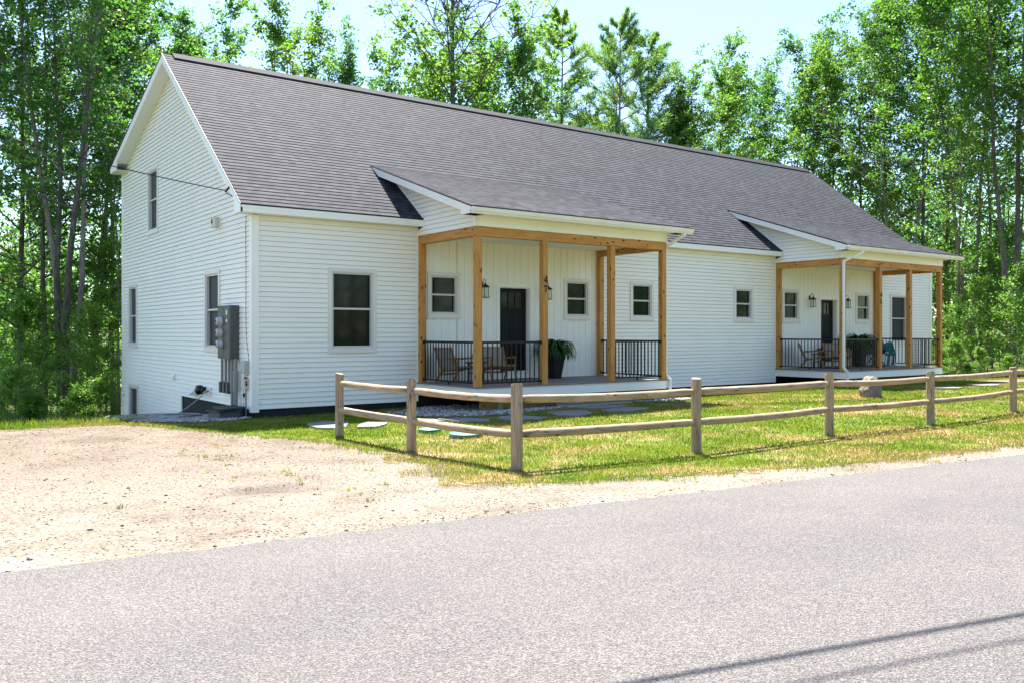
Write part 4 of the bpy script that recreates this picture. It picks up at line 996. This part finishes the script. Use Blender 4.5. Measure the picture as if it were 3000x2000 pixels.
# ---------------------------------------------------------------- stepping stones, boulder, lids
stones = [([(.30, -1.98), (.16, -2.75), (.43, -2.98), (.70, -2.85), (1.02, -2.35), (1.08, -1.98), (.75, -1.78)], 'pale flagstone behind the first post of the side fence'),
          ([(.76, -3.18), (1.02, -3.33), (1.42, -3.1), (1.55, -2.85), (1.3, -2.5), (.98, -2.8)], 'pale four sided flagstone between the first two side posts'),
          ([(1.95, -3.1), (2.05, -3.45), (2.4, -3.55), (2.5, -3.2), (2.2, -2.95)], 'flagstone half hidden behind the lower side rail'),
          ([(2.35, -3.29), (2.5, -4.0), (2.85, -4.35), (3.1, -4.0), (2.8, -3.4)], 'flat flagstone on the lawn just left of the corner post'),
          ([(3.24, -4.02), (3.17, -4.44), (3.63, -4.84), (4.0, -4.6), (3.9, -4.2), (3.6, -3.9)], 'flagstone behind the tall corner post'),
          ([(4.62, -3.86), (4.38, -4.45), (4.62, -4.75), (5.2, -4.55), (5.5, -3.95), (5.05, -3.72)], 'ragged flagstone left of the nearer porch step'),
          ([(5.75, -4.2), (5.94, -4.72), (6.7, -4.5), (7.0, -4.3), (6.75, -3.95), (6.1, -4.0)], 'long flagstone in front of the nearer porch step, farthest from it'),
          ([(5.80, -3.35), (5.85, -3.72), (6.5, -3.8), (7.0, -3.72), (7.1, -3.45), (6.4, -3.3)], 'narrow flagstone right against the nearer porch step'),
          ([(17.5, -4.5), (17.4, -5.0), (18.0, -5.35), (18.5, -5.2), (18.55, -4.75), (17.9, -4.4)], 'shaded flagstone near the right end of the far porch'),
          ([(19.6, -4.8), (19.44, -5.25), (20.1, -5.45), (20.85, -5.1), (20.66, -4.6), (20.0, -4.55)], 'bright flagstone by the sandy path at the far right')]
for i, (pl, lb) in enumerate(stones):
    P = poly_noise(pl, .12, .018, seed=20+i); cx0 = sum(p.x for p in P)/len(P); cy0 = sum(p.y for p in P)/len(P); zz = gz(cx0, cy0)
    b = MB(); tx = random.uniform(-.012, .012); b.prism([(p.x, p.y) for p in P], lambda x, y: (x, y, zz+.018+(x-cx0)*tx), lambda x, y: (x, y, zz-.05))
    o = b.build('stepping_stone', M['flag'], None, loc=(cx0, cy0, zz), bevel=.006); tag(o, lb, 'flagstone', 'flagstones leading to the porches')
def lid(x, y, rad, label):
    g = gz(x, y); r = empty('septic_lid', (x, y, g), label, 'lid'); b = MB(); b.tube([(x, y, g-.05), (x, y, g+.015), (x, y, g+.020)], [rad*.93, rad*.93, rad*.93], 28); b.build('riser', M['teallid'], r)
    b = MB(); b.tube([(x, y, g+.021), (x, y, g+.038), (x, y, g+.048)], [rad, rad, rad*.9], 28); b.build('cover', M['teallid'], r)
lid(1.56, -5.50, .28, 'larger round green septic lid behind the side rails'); lid(1.45, -4.55, .20, 'smaller round green septic lid farther back by the side rails')
# boulder: hand shaped frustum with worn edges
bm = bmesh.new(); bmesh.ops.create_icosphere(bm, subdivisions=4, radius=1.0); rr = random.Random(5)
from mathutils import noise as mn
for v in bm.verts:
    c_ = v.co.copy(); h = max(-1, min(1, c_.z*1.25)); wd = .36 if h < -.3 else .36-.15*((h+.3)/1.3)**1.2
    rxy = max(1e-4, math.hypot(c_.x, c_.y)); sq = 1/max(abs(c_.x), abs(c_.y), .3)/1.0*rxy
    k = wd*(min(1.0, rxy*1.5))*(.80+.2*sq) ; n_ = mn.noise(c_*2.1)*.05+mn.noise(c_*6)*.022
    v.co = Vector((c_.x/rxy*k*(1+n_*3), c_.y/rxy*k*.8*(1+n_*3), .29*h*(1+n_)+.27+n_*.5))
me = bpy.data.meshes.new('boulder'); bm.to_mesh(me); bm.free(); me.materials.append(M['boulder'])
for p in me.polygons: p.use_smooth = True
o = bpy.data.objects.new('boulder', me); col.objects.link(o); o.location = (13.6, -5.35, gz(13.6, -5.35)-.02); o.scale = (.86, .86, .88); o.rotation_euler = (0, 0, .6); tag(o, 'knee high brown granite boulder on the lawn before the far porch', 'boulder')

# ---------------------------------------------------------------- scattered stuff: gravel stones, pebbles, grass
def rocks(name, P, size, m, label, cat, flat=.6):
    """P (n,3) positions, size (n,)"""
    n = len(P); base = np.array([(1,0,0),(0,1,0),(-1,0,0),(0,-1,0),(0,0,1),(0,0,-1)], float); fc = np.array([(0,1,4),(1,2,4),(2,3,4),(3,0,4),(1,0,5),(2,1,5),(3,2,5),(0,3,5)])
    V = base[None]*size[:, None, None]*rng.uniform(.6, 1.25, (n, 6, 3)); V[:, :, 2] *= flat
    a = rng.uniform(0, 6.283, n); c, s = np.cos(a), np.sin(a); x, y = V[:, :, 0].copy(), V[:, :, 1].copy(); V[:, :, 0] = x*c[:, None]-y*s[:, None]; V[:, :, 1] = x*s[:, None]+y*c[:, None]
    V += P[:, None, :]; V = V.reshape(-1, 3); Fc = (fc[None]+np.arange(n)[:, None, None]*6).reshape(-1, 3)
    o = rawmesh(name, V, Fc, m); return tag(o, label, cat, kind='stuff')
def rawmesh(name, V, Fc, m, parent=None):
    me = bpy.data.meshes.new(name); k = Fc.shape[1]; me.vertices.add(len(V)); me.vertices.foreach_set('co', np.asarray(V, np.float32).ravel())
    me.loops.add(Fc.size); me.loops.foreach_set('vertex_index', Fc.astype(np.int32).ravel()); me.polygons.add(len(Fc))
    me.polygons.foreach_set('loop_start', np.arange(0, Fc.size, k, dtype=np.int32)); me.update(calc_edges=True); me.materials.append(m)
    o = bpy.data.objects.new(name, me); col.objects.link(o)
    if parent is not None: o.parent = parent
    return o
gzv = np.vectorize(gz)
def scatter(poly, n):
    f = inpoly(poly); P = np.array([[p[0], p[1]] for p in poly]); x = rng.uniform(P[:, 0].min(), P[:, 0].max(), n); y = rng.uniform(P[:, 1].min(), P[:, 1].max(), n); k = f(x, y); return x[k], y[k]
gx_, gy_ = [], []
for pl, n in ((gravel_a, 15000), (gravel_b, 9000), (gravel_c, 4500)):
    x, y = scatter(pl, n); gx_.append(x); gy_.append(y)
x = np.concatenate(gx_); y = np.concatenate(gy_); k = (x < -.02) | (y < -.1); x, y = x[k], y[k]
rocks('gravel', np.c_[x, y, gzv(x, y)+.008], rng.uniform(.014, .042, len(x)), M['pebble'], 'grey crushed stone along the foundation and under the porches', 'gravel')
x = rng.uniform(-13, 0, 26000); y = rng.uniform(-10.8, .9, 26000); lin = inpoly(lawn_poly); k = ~lin(x, y) & (y > np.array([road_y(t) for t in x])-.25)
x, y = x[k], y[k]; x2 = rng.uniform(-4, 14, 2500); y2 = np.array([road_y(t) for t in x2])+np.abs(rng.normal(0, .35, 2500))-.06; k = ~lin(x2, y2); x = np.r_[x, x2[k]]; y = np.r_[y, y2[k]]
s_ = rng.uniform(.004, .011, len(x)) + (rng.random(len(x)) < .03)*rng.uniform(.004, .018, len(x))
P = np.c_[x, y, gzv(x, y)-.03+.002]
ex_ = np.array([(-4.8, -9.26, .03), (-4.54, -9.25, .017), (-5.37, -10.08, .03), (-5.55, -10.39, .028), (-3.54, -10.48, .014), (-3.82, -8.71, .018), (-3.81, -8.87, .02), (-2.68, -10.68, .016), (-3.7, -6.35, .02), (-5.07, -5.74, .02), (-2.98, -6.9, .022), (-2.99, -7.22, .018)])
P = np.r_[P, np.c_[ex_[:, 0], ex_[:, 1], gzv(ex_[:, 0], ex_[:, 1])-.03+.008]]; s_ = np.r_[s_, ex_[:, 2]]
rocks('loose_pebbles', P, s_, M['darkpebble'], 'small dark pebbles scattered over the sandy driveway', 'pebbles')

def grass():
    deckf = [(3.85, 9.55), (17.0, 22.8)]
    N = 900000; r = 3.0 + 37*rng.random(N)**1.25; th = rng.uniform(-.62, .66, N)
    d = r[:, None]*(FW[None, :2]*np.cos(th)[:, None] + RT[None, :2]*np.sin(th)[:, None]); x = CAM[0]+d[:, 0]; y = CAM[1]+d[:, 1]
    k = lin_d(x, y); x, y, r = x[k], y[k], r[k]
    k = ~((y > -.03) & (x > -.03) & (x < 26.6)); 
    for a0_, a1_ in deckf: k &= ~((x > a0_) & (x < a1_) & (y > -2.5))
    for pl in (gravel_a, gravel_b, gravel_c): k &= ~(inpoly(pl)(x, y) & (rng.random(len(x)) < .975))
    for pl, _ in stones: k &= ~inpoly(pl)(x, y)
    k &= ~inpoly([(21.5, -3.75), (21.8, -4.75), (23.5, -5.1), (27, -5.3), (33, -5.6), (46, -6), (46, -3.8), (32, -3.9), (24.7, -4.0)])(x, y)
    x, y, r = x[k], y[k], r[k]
    # thin the sward in dry patches near the road and the drive
    t = np.sin(x*1.7+1.3*np.sin(y*1.1))*np.cos(y*1.9+x*.6)+.5*np.sin(x*4.3+y*3.1); k = rng.random(len(x)) < np.clip(.80+.35*t, .32, 1.0)
    x, y, r = x[k], y[k], r[k]
    if len(x) > 300000: s = rng.choice(len(x), 300000, False); x, y, r = x[s], y[s], r[s]
    n = len(x); g = gzv(x, y); tall = (1+.5*(rng.random(n) < .04)); h = rng.uniform(.014, .040, n)*tall; wd = np.clip(.0042*r/9, .0035, .012)*rng.uniform(.7, 1.3, n)
    a = rng.uniform(0, 6.283, n); ln = rng.uniform(.1, .9, n)*h; la = rng.uniform(0, 6.283, n)
    V = np.zeros((n, 3, 3)); V[:, 0] = np.c_[x-np.cos(a)*wd, y-np.sin(a)*wd, g-.02]; V[:, 1] = np.c_[x+np.cos(a)*wd, y+np.sin(a)*wd, g-.02]; V[:, 2] = np.c_[x+np.cos(la)*ln, y+np.sin(la)*ln, g+h-.01]
    o = rawmesh('grass', V.reshape(-1, 3), np.arange(3*n).reshape(-1, 3), M['blade']); tag(o, 'short patchy grass of the front lawn, green with dry spots', 'grass', kind='stuff')
    return n
lawn_wide = poly_noise(lawn_pts, .3, .22, seed=9, skip=(22, 23, 24, 25)); lin2 = inpoly(lawn_wide)
def lin_d(x, y):
    return lin(x, y) | (lin2(x, y) & (rng.random(len(x)) < .35))
ng = grass()
# tall weeds along the top of the bank and sprigs in the drive
def weeds():
    pts = [(rng.uniform(-13, -1.8), rng.uniform(1.0, 1.9)) for _ in range(900)] + [(rng.uniform(-3, 0), rng.uniform(-9.8, -3)) for _ in range(60)] + [(rng.uniform(-9, -2), rng.uniform(-9, .6)) for _ in range(30)]
    pp = [(px+rng.normal(0, .09), py+rng.normal(0, .09)) for px, py, *_ in posts for _ in range(16)]; pts = pts+pp
    V, Fc = [], []
    for ii, (x, y) in enumerate(pts):
        if ii < len(pts)-len(pp) and y < .9 and bool(lin(np.array([x]), np.array([y]))[0]): continue
        hh = rng.uniform(.05, .22) if y > .9 else rng.uniform(.02, .07)
        for k in range(9):
            a = rng.uniform(0, 6.283); g = gz(x, y)-.03; dx, dy = math.cos(a), math.sin(a); l = hh*rng.uniform(.3, .9); w_ = .006; px, py = x+rng.normal(0, .03), y+rng.normal(0, .03); n = len(V)
            V += [(px-dy*w_, py+dx*w_, g), (px+dy*w_, py-dx*w_, g), (px+dx*l, py+dy*l, g+hh*rng.uniform(.6, 1.1))]; Fc.append((n, n+1, n+2))
    o = rawmesh('weeds', np.array(V), np.array(Fc), M['blade']); tag(o, 'loose weeds along the top of the bank and the edge of the drive', 'weeds', kind='stuff')
weeds()

# ---------------------------------------------------------------- trees
def tree_mesh(seed, H=16, r0=.17, crown=.3, nb=34, spread=.26, leaves=16000, lsize=.118, up=1.0, multi=1, dead_top=0, lean=(0, 0), cl=.26, keep=.6):
    """returns (branch MB, leaf arrays): an open grown hardwood with rising limbs"""
    rr = random.Random(seed); b = MB(); tips = []
    for s in range(multi):
        ax, ay = (lean if multi == 1 else (rr.uniform(-.10, .10), rr.uniform(-.10, .10)))
        n = 11; P = []; wx, wy = rr.uniform(0, 6), rr.uniform(0, 6)
        for i in range(n):
            t = i/(n-1); P.append(Vector((ax*H*t+.16*math.sin(t*5+wx)*t+.06*math.sin(t*13+wy), ay*H*t+.16*math.sin(t*4.4+wy)*t, H*t*(1 if s == 0 else .93))))
        rs = [r0*(1-.12*s)*(1-.93*(i/(n-1))**.85) for i in range(n)]; rs[0] *= 1.28
        b.tube(P, rs, 8)
        def along(t):
            k = min(n-2, int(t*(n-1))); return P[k].lerp(P[k+1], t*(n-1)-k)
        NB = int(nb/multi)
        for i in range(NB):
            t = crown+(.99-crown)*((i+rr.random())/NB)**.9; c = (t-crown)/(1-crown)
            az = i*2.4+rr.uniform(-.6, .6)+s*1.3; Ln = H*spread*(.36+.80*(1-c)**.7)*rr.uniform(.6, 1.25)
            el = min(1.35, (.42+.75*c)*up+rr.uniform(-.2, .2)); p = along(t); d = Vector((math.cos(az)*math.cos(el), math.sin(az)*math.cos(el), math.sin(el)))
            q = [p]; m = 6
            for k in range(m):
                d = (d+Vector((rr.gauss(0, .13), rr.gauss(0, .13), rr.gauss(.05, .08)))).normalized(); q.append(q[-1]+d*Ln/m)
            rb = max(.012, rs[min(n-1, int(t*(n-1)))]*.42); b.tube(q, [rb*(1-.85*k/m) for k in range(m+1)], 5, cap=False)
            isdead = t > 1-dead_top
            for k in range(1, m+1):
                for z in range(3 if not isdead else 4):
                    dd = (d*.6+Vector((rr.gauss(0, .7), rr.gauss(0, .7), rr.gauss(.25, .45)))).normalized(); l = Ln*.22*rr.uniform(.5, 1.2)
                    e = q[k]+dd*l; b.tube([q[k], q[k].lerp(e, .5)+Vector((0, 0, .02)), e], [.012, .008, .003] if not isdead else [.020, .016, .012], 3, cap=False)
                    if isdead:
                        for _ in range(2): e2 = e+(dd+Vector((rr.gauss(0, .5), rr.gauss(0, .5), rr.gauss(.2, .3)))).normalized()*l*.7; b.tube([e, e2], [.013, .009], 3, cap=False)
                    else: tips += [(q[k]+dd*l*.55, .75), (e, 1)]
    rr.shuffle(tips); T = np.array([tuple(p) for p, _ in tips[:int(len(tips)*keep)]]); per = max(1, leaves//len(T)); n = len(T)*per
    g = np.random.default_rng(seed); C = np.repeat(T, per, 0)+g.normal(0, 1, (n, 3))*np.array([cl, cl, cl*.62])*H/16*g.random((n, 1))**.5*.8
    nrm = g.normal(0, 1, (n, 3))*.75+np.array([0, 0, .9]); nrm /= np.linalg.norm(nrm, axis=1)[:, None]
    u = np.cross(nrm, g.normal(0, 1, (n, 3))); u /= np.linalg.norm(u, axis=1)[:, None]+1e-9; v = np.cross(nrm, u); sz = lsize*g.uniform(.6, 1.3, n)[:, None]
    V = np.stack([C-u*sz*.5, C+v*sz*.42, C+u*sz*.55, C-v*sz*.42], 1).reshape(-1, 3)
    return b, V, np.arange(4*n).reshape(-1, 4)
def pine_mesh(seed, H=15, r0=.16, crown=.28, whorls=20, spread=.22, needles=26000, open_=1.0):
    rr = random.Random(seed); b = MB(); n = 9; P = [Vector((.05*math.sin(i*1.1), .05*math.cos(i*.9), H*i/(n-1))) for i in range(n)]; b.tube(P, [r0*(1-.94*i/(n-1)) for i in range(n)], 8); C = []; Dn = []
    for w_ in range(whorls):
        t = crown+(1-crown)*(w_/whorls)**.92; c = (t-crown)/(1-crown); z = H*t
        for k in range(rr.choice((4, 5, 6))):
            az = rr.uniform(0, 6.283); Ln = H*spread*((1-c)**.75*.95+.10)*rr.uniform(.6, 1.15)*(.75 if c < .08 else 1); el = -.10+.75*c+rr.uniform(-.1, .15); d = Vector((math.cos(az)*math.cos(el), math.sin(az)*math.cos(el), math.sin(el))); q = [Vector((0, 0, z))]; m = 6
            for j in range(m): d = (d+Vector((rr.gauss(0, .06), rr.gauss(0, .06), .045))).normalized(); q.append(q[-1]+d*Ln/m)
            b.tube(q, [max(.008, r0*.22*(1-c*.6))*(1-.8*j/m) for j in range(m+1)], 4, cap=False)
            for j in range(2, m+1):
                for s in range(4):
                    dd = (d+Vector((rr.gauss(0, .55), rr.gauss(0, .55), rr.gauss(.22, .25)))).normalized(); l = Ln*.17*rr.uniform(.6, 1.3); e = q[j]+dd*l
                    b.tube([q[j], e], [.007, .003], 3, cap=False)
                    for f in (.35, .65, 1.0): C.append(tuple(q[j]+dd*l*f)); Dn.append(tuple(dd))
    g = np.random.default_rng(seed); C = np.array(C); Dn = np.array(Dn); per = max(2, needles//len(C)); n = len(C)*per; C = np.repeat(C, per, 0)+g.normal(0, .045, (n, 3)); Dn = np.repeat(Dn, per, 0)+g.normal(0, .55, (n, 3)); Dn /= np.linalg.norm(Dn, axis=1)[:, None]
    u = np.cross(Dn, g.normal(0, 1, (n, 3))); u /= np.linalg.norm(u, axis=1)[:, None]+1e-9; l = g.uniform(.12, .22, n)[:, None]; w2 = .018
    V = np.stack([C-u*w2, C+Dn*l, C+u*w2], 1).reshape(-1, 3); return b, V, np.arange(3*n).reshape(-1, 3)
variants = {}
def variant(key, kind, **kw):
    b, V, Fc = (pine_mesh if kind == 'pine' else tree_mesh)(**kw)
    variants[key] = dict(b=b, V=V, F=Fc, H=float(np.percentile(V[:, 2], 99.7)), kind=kind, first=None)
variant('m1', 'maple', seed=1, H=17, r0=.12, crown=.34, nb=34, leaves=17000, spread=.27)
variant('m2', 'maple', seed=2, H=17, r0=.11, crown=.28, nb=36, leaves=21000, spread=.24, up=1.15)
variant('m3', 'maple', seed=3, H=17, r0=.10, crown=.22, nb=36, leaves=20000, spread=.23, multi=3)
variant('m4', 'maple', seed=4, H=16, r0=.115, crown=.42, nb=32, leaves=21000, spread=.30, multi=2, up=1.2)
variant('thin', 'maple', seed=5, H=16, r0=.09, crown=.25, nb=22, leaves=5000, spread=.15)
variant('wood', 'maple', seed=6, H=17, r0=.12, crown=.20, nb=38, leaves=12000, spread=.27, up=.75)
variant('wood2', 'maple', seed=16, H=17, r0=.11, crown=.18, nb=38, leaves=12000, spread=.25, up=.7)
variant('big', 'maple', seed=8, H=18, r0=.155, crown=.40, nb=28, leaves=11000, spread=.31, multi=2, up=1.2)
variant('dead', 'maple', seed=9, H=16, r0=.15, crown=.35, nb=40, leaves=6500, spread=.22, up=1.2, dead_top=.40)
variant('sap', 'maple', seed=10, H=5, r0=.035, crown=.12, nb=22, leaves=5500, spread=.30, up=.55, lsize=.10, cl=.8, keep=1)
variant('shrub', 'maple', seed=12, H=2.4, r0=.02, crown=.05, nb=24, leaves=6000, spread=.42, up=.6, multi=3, lsize=.08, cl=1.5, keep=1)
variant('p1', 'pine', seed=1, H=16, r0=.17, crown=.36, spread=.26, needles=34000)
variant('p2', 'pine', seed=2, H=16, r0=.15, crown=.30, spread=.23, whorls=20, needles=32000)
variant('psap', 'pine', seed=3, H=3.2, r0=.04, crown=.05, whorls=11, spread=.40, needles=8000)
def plant_tree(key, x, y, scale, rz, name, label, cat, group, leafm='leaf', barkm='bark', tilt=(0, 0), z=None):
    V = variants[key]; zg = (gz(x, y) if z is None else z)-.05
    ck = (key, leafm, barkm)
    if ck in variants:
        r = copy_tree(variants[ck])
    else:
        r = bpy.data.objects.new(name, None); col.objects.link(r)
        tb_ = V['b'].build('trunk', M[barkm], r, fixn=False, smooth=True, loc=(0, 0, 0)); rawmesh('crown', V['V'], V['F'], M[leafm], r)
        variants[ck] = r
    r.name = name; r.location = (x, y, zg); r.rotation_euler = (tilt[0], tilt[1], rz); r.scale = (scale[0], scale[0], scale[1]); tag(r, label, cat, group); return r
def tree_at(key, u, dep, vtop, name, label, cat='tree', group=None, widen=1.0, **k):
    p = at(u, CY, dep); zt = CAM[2]+(CY-vtop)*dep/F; zg = gz(p[0], p[1]); s = (zt-zg)/variants[key]['H']
    return plant_tree(key, p[0], p[1], (s*widen, s), (u*.37) % 6.28, name, label, cat, group, **k)
GL, GB, GRt = 'leafy trees in the wood left of the house', 'trees rising behind the roof', 'leafy trees in the wood right of the house'
ordn = ['first', 'second', 'third', 'fourth', 'fifth', 'sixth', 'seventh', 'eighth', 'ninth', 'tenth', 'eleventh', 'twelfth', 'thirteenth', 'fourteenth', 'fifteenth', 'sixteenth', 'seventeenth', 'eighteenth', 'nineteenth', 'twentieth', 'twenty first', 'twenty second']
# left wood (photo column, distance, top row)
LT = [('wood', -150, 31, -500, 'bark'), ('wood', 62, 33, -450, 'bark'), ('wood2', 128, 31, -420, 'bark'), ('big', 178, 29.5, -520, 'bark'), ('big', 205, 30.5, -480, 'palebark'), ('m4', 262, 36, -300, 'bark'), ('wood', 330, 35, -60, 'bark'), ('thin', 345, 31, 250, 'palebark'), ('m3', 120, 46, 60, 'bark'), ('wood2', 420, 42, -60, 'bark')]
LL = ['leafy tree whose branches enter at the left edge of the picture', 'leafy tree with a bent trunk close to the left edge', 'leafy tree with a dark trunk left of the stoutest pair', 'tall straight trunk just left of the stoutest forked tree', 'stoutest forked tree with mottled pale bark left of the house', 'leaning dark tree between the forked tree and the gable', 'leafy tree directly behind the back corner of the gable', 'slender pale trunk right beside the back corner of the gable', 'three stemmed background tree in the left wood', 'leafy tree whose crown shows just left of the roof peak']
for (k, u, d, vt, bk), lb in zip(LT, LL): tree_at(k, u, d, vt, 'maple_tree', lb, 'tree', GL, leafm='leaf2', barkm=bk)
BT = [('m2', 560, 38, 40, 'leafy tree whose crown shows just right of the roof peak'), ('thin', 682, 36, -30, 'thin sparse tree sticking up beyond the left part of the ridge'), ('m1', 640, 44, 95, 'low broad crown behind the left part of the ridge'), ('m3', 850, 40, -60, 'bright green many stemmed maple reaching the top of the picture'), ('m1', 1010, 43, 85, 'round maple crown sloping down right of the brightest maple'),
      ('m4', 1175, 47, 40, 'maple with rising limbs left of the bare topped tree'), ('m2', 1425, 49, 90, 'leafy crown right behind the bare topped tree'), ('m3', 1515, 43, 20, 'narrow column shaped maple left of the pines'), ('m1', 1110, 50, 260, 'low leafy crown peeping over the middle of the ridge'), ('thin', 1460, 45, 110, 'thin sparse tree between bare topped tree and narrow maple'),
      ('m2', 1975, 47, 240, 'low leafy crown just right of the three pines'), ('m4', 2040, 48, 120, 'maple with ragged top between the pines and the round maple'), ('thin', 2140, 50, 100, 'thin sparse tree left of the round topped maple'), ('m3', 2190, 54, 190, 'background maple behind the thin sparse tree'), ('m4', 2330, 53, 30, 'round topped maple with a dark forked trunk above the ridge end'), ('m1', 2250, 57, 160, 'distant crown left of the round topped maple')]
for i_, (k, u, d, vt, lb) in enumerate(BT): tree_at(k, u, d, vt, 'maple_tree', lb, 'tree', GB, leafm='leaf2' if i_ % 3 == 1 else 'leaf')
tree_at('dead', 1335, 43, -60, 'bare_topped_tree', 'grey tree with bare twiggy top and green lower crown behind the roof', 'tree', barkm='bark')
tree_at('p2', 1645, 47, 35, 'pine_tree', 'pine with a slim pointed top, leftmost of the three', 'pine tree', 'pines behind the roof', leafm='needle')
tree_at('p1', 1815, 45, 42, 'pine_tree', 'tallest pine with a bare grey trunk, middle of the three', 'pine tree', 'pines behind the roof', leafm='needle', barkm='palebark')
tree_at('p2', 1895, 47, 100, 'pine_tree', 'pine with a ragged top, rightmost of the three', 'pine tree', 'pines behind the roof', leafm='needle', widen=1.15)
RTt = [('m1', 2440, 49, 110, 'bark', 'leafy crown low beside the right end of the ridge'), ('wood', 2520, 52, 60, 'bark', 'dense dark crown above the right slope of the roof'), ('big', 2640, 46, -120, 'palebark', 'pale forked trunk standing above the far right roof edge'), ('m2', 2600, 50, -60, 'bark', 'leafy tree behind the pale forked trunk'), ('wood2', 2700, 47, -200, 'bark', 'dark curved trunk just right of the pale forked one'),
       ('wood', 2775, 50, -150, 'bark', 'dense leafy tree above the corner of the far porch'), ('m4', 2845, 39, -300, 'bark', 'straight dark trunk right of the far porch'), ('thin', 2810, 37, 120, 'bark', 'thin tree right beside the last post of the far porch'), ('big', 2965, 37, -400, 'bark', 'leaning trunk near the right edge of the picture'), ('wood', 3040, 40, -300, 'bark', 'leafy tree whose branches enter at the right edge'), ('wood2', 2900, 50, -100, 'bark', 'background tree between the two rightmost trunks'), ('m2', 3160, 36, -500, 'bark', 'tall tree beyond the right edge of the picture')]
for k, u, d, vt, bk, lb in RTt: tree_at(k, u, d, vt, 'maple_tree', lb, 'tree', GRt, leafm='leaf2' if k.startswith('wood') else 'leaf', barkm=bk)
# saplings and bushes
n_ = 0
for k, u, d, vt, lb in [('psap', 45, 25, 1060, 'pine sapling at the bottom left corner of the wood'), ('sap', 110, 28, 850, 'leafy sapling between pine saplings and dark trunk'), ('sap', 255, 27, 880, 'leafy sapling right of the stoutest forked tree'), ('shrub', 300, 24.5, 1090, 'bush against the low window end of the gable'), ('sap', 310, 31, 700, 'tall leafy sapling by the back corner of the gable'), ('shrub', 220, 24, 1120, 'low bush at the foot of the stoutest forked tree'), ('shrub', 90, 23.5, 1130, 'low bush on the bank at the left'), ('sap', 200, 34, 780, 'pale leafy sapling deep in the left wood'), ('sap', 60, 37, 720, 'bright sapling deep at the far left'),
                        ('sap', 2810, 37, 860, 'leafy sapling beside the right end of the far porch'), ('shrub', 2760, 36, 1010, 'bush behind the right end of the far porch deck'), ('psap', 2800, 34.5, 985, 'feathery pine sapling right of the far porch'), ('sap', 2890, 35, 800, 'leafy sapling with sunlit layers near the right edge'), ('psap', 2870, 33, 1010, 'low pine sapling behind the fence at the right'), ('sap', 2985, 33, 770, 'sunlit sapling at the right edge of the picture'), ('shrub', 2950, 31, 1030, 'low bush above the sandy path at the right'), ('shrub', 3030, 31, 1000, 'bush cut by the right edge of the picture'), ('sap', 2760, 41, 700, 'tall dark sapling behind the last porch post'), ('shrub', 2840, 31.5, 1060, 'small bush where the lawn meets the right wood'), ('sap', 2930, 42, 640, 'tall pale sapling deep in the right wood')]:
    pn = k == 'psap'; tree_at(k, u, d, vt, 'pine_sapling' if pn else ('sapling' if k == 'sap' else 'shrub'), lb, 'sapling' if k != 'shrub' else 'bush', 'pine saplings at the edge of the wood' if pn else ('leafy saplings at the edge of the wood' if k == 'sap' else 'bushes at the edge of the wood'), leafm='needle' if pn else 'leaf')
# the far wood: one uncountable mass of stems and leaves
def farwood():
    g = np.random.default_rng(77); C = []; st = MB(); rr = random.Random(4)
    for k in range(560):
        u = rr.uniform(-900, 3900); d = rr.uniform(50, 95)
        if 500 < u < 2350: d = rr.uniform(58, 95)
        p = at(u, CY, d); zg = gz(p[0], p[1])-.3; H = rr.uniform(9, 15) if u > 2350 else rr.uniform(7, 14) if u < 500 else rr.uniform(6.5, 11.5)
        st.tube([(p[0], p[1], zg), (p[0]+rr.gauss(0, .4), p[1]+rr.gauss(0, .4), zg+H*.5), (p[0]+rr.gauss(0, .8), p[1]+rr.gauss(0, .8), zg+H)], [rr.uniform(.08, .17), .08, .03], 5, cap=False)
        for c in range(rr.randint(22, 34)):
            t = rr.random(); C.append((p[0]+rr.gauss(0, 1.5), p[1]+rr.gauss(0, 1.5), zg+.4+H*t))
    for k in range(230):                        # the same wood goes on across the road, behind the viewer
        p = (rr.uniform(-45, 90), rr.uniform(-62, -40)); zg = gz(p[0], p[1])-.3; H = rr.uniform(10, 15)
        st.tube([(p[0], p[1], zg), (p[0], p[1], zg+H*.5), (p[0]+rr.gauss(0, .8), p[1], zg+H)], [.14, .09, .03], 5, cap=False)
        for c in range(34): C.append((p[0]+rr.gauss(0, 1.6), p[1]+rr.gauss(0, 1.5), zg+.2+H*rr.random()**1.6))
    C = np.array(C); per = 16; n = len(C)*per; C = np.repeat(C, per, 0)+g.normal(0, 1, (n, 3))*np.array([.75, .75, .45]); nrm = g.normal(0, 1, (n, 3))+np.array([0, 0, .8]); nrm /= np.linalg.norm(nrm, axis=1)[:, None]
    u = np.cross(nrm, g.normal(0, 1, (n, 3))); u /= np.linalg.norm(u, axis=1)[:, None]; v = np.cross(nrm, u); sz = g.uniform(.16, .36, n)[:, None]
    V = np.stack([C-u*sz*.5, C+v*sz*.4, C+u*sz*.5, C-v*sz*.4], 1).reshape(-1, 3)
    nb = len(V); sv = np.array(st.v); sf = np.array(st.f, dtype=np.int64)+nb; o = rawmesh('far_woods', np.r_[V, sv], np.r_[np.arange(nb).reshape(-1, 4), sf], M['leaf2'])
    o.data.materials.append(M['bark']); mi = np.zeros(len(o.data.polygons), np.int32); mi[nb//4:] = 1; o.data.polygons.foreach_set('material_index', mi)
    tag(o, 'far green woodland seen as one mass between the nearer trunks', 'woods', kind='stuff')
farwood()
print('grass blades', ng)
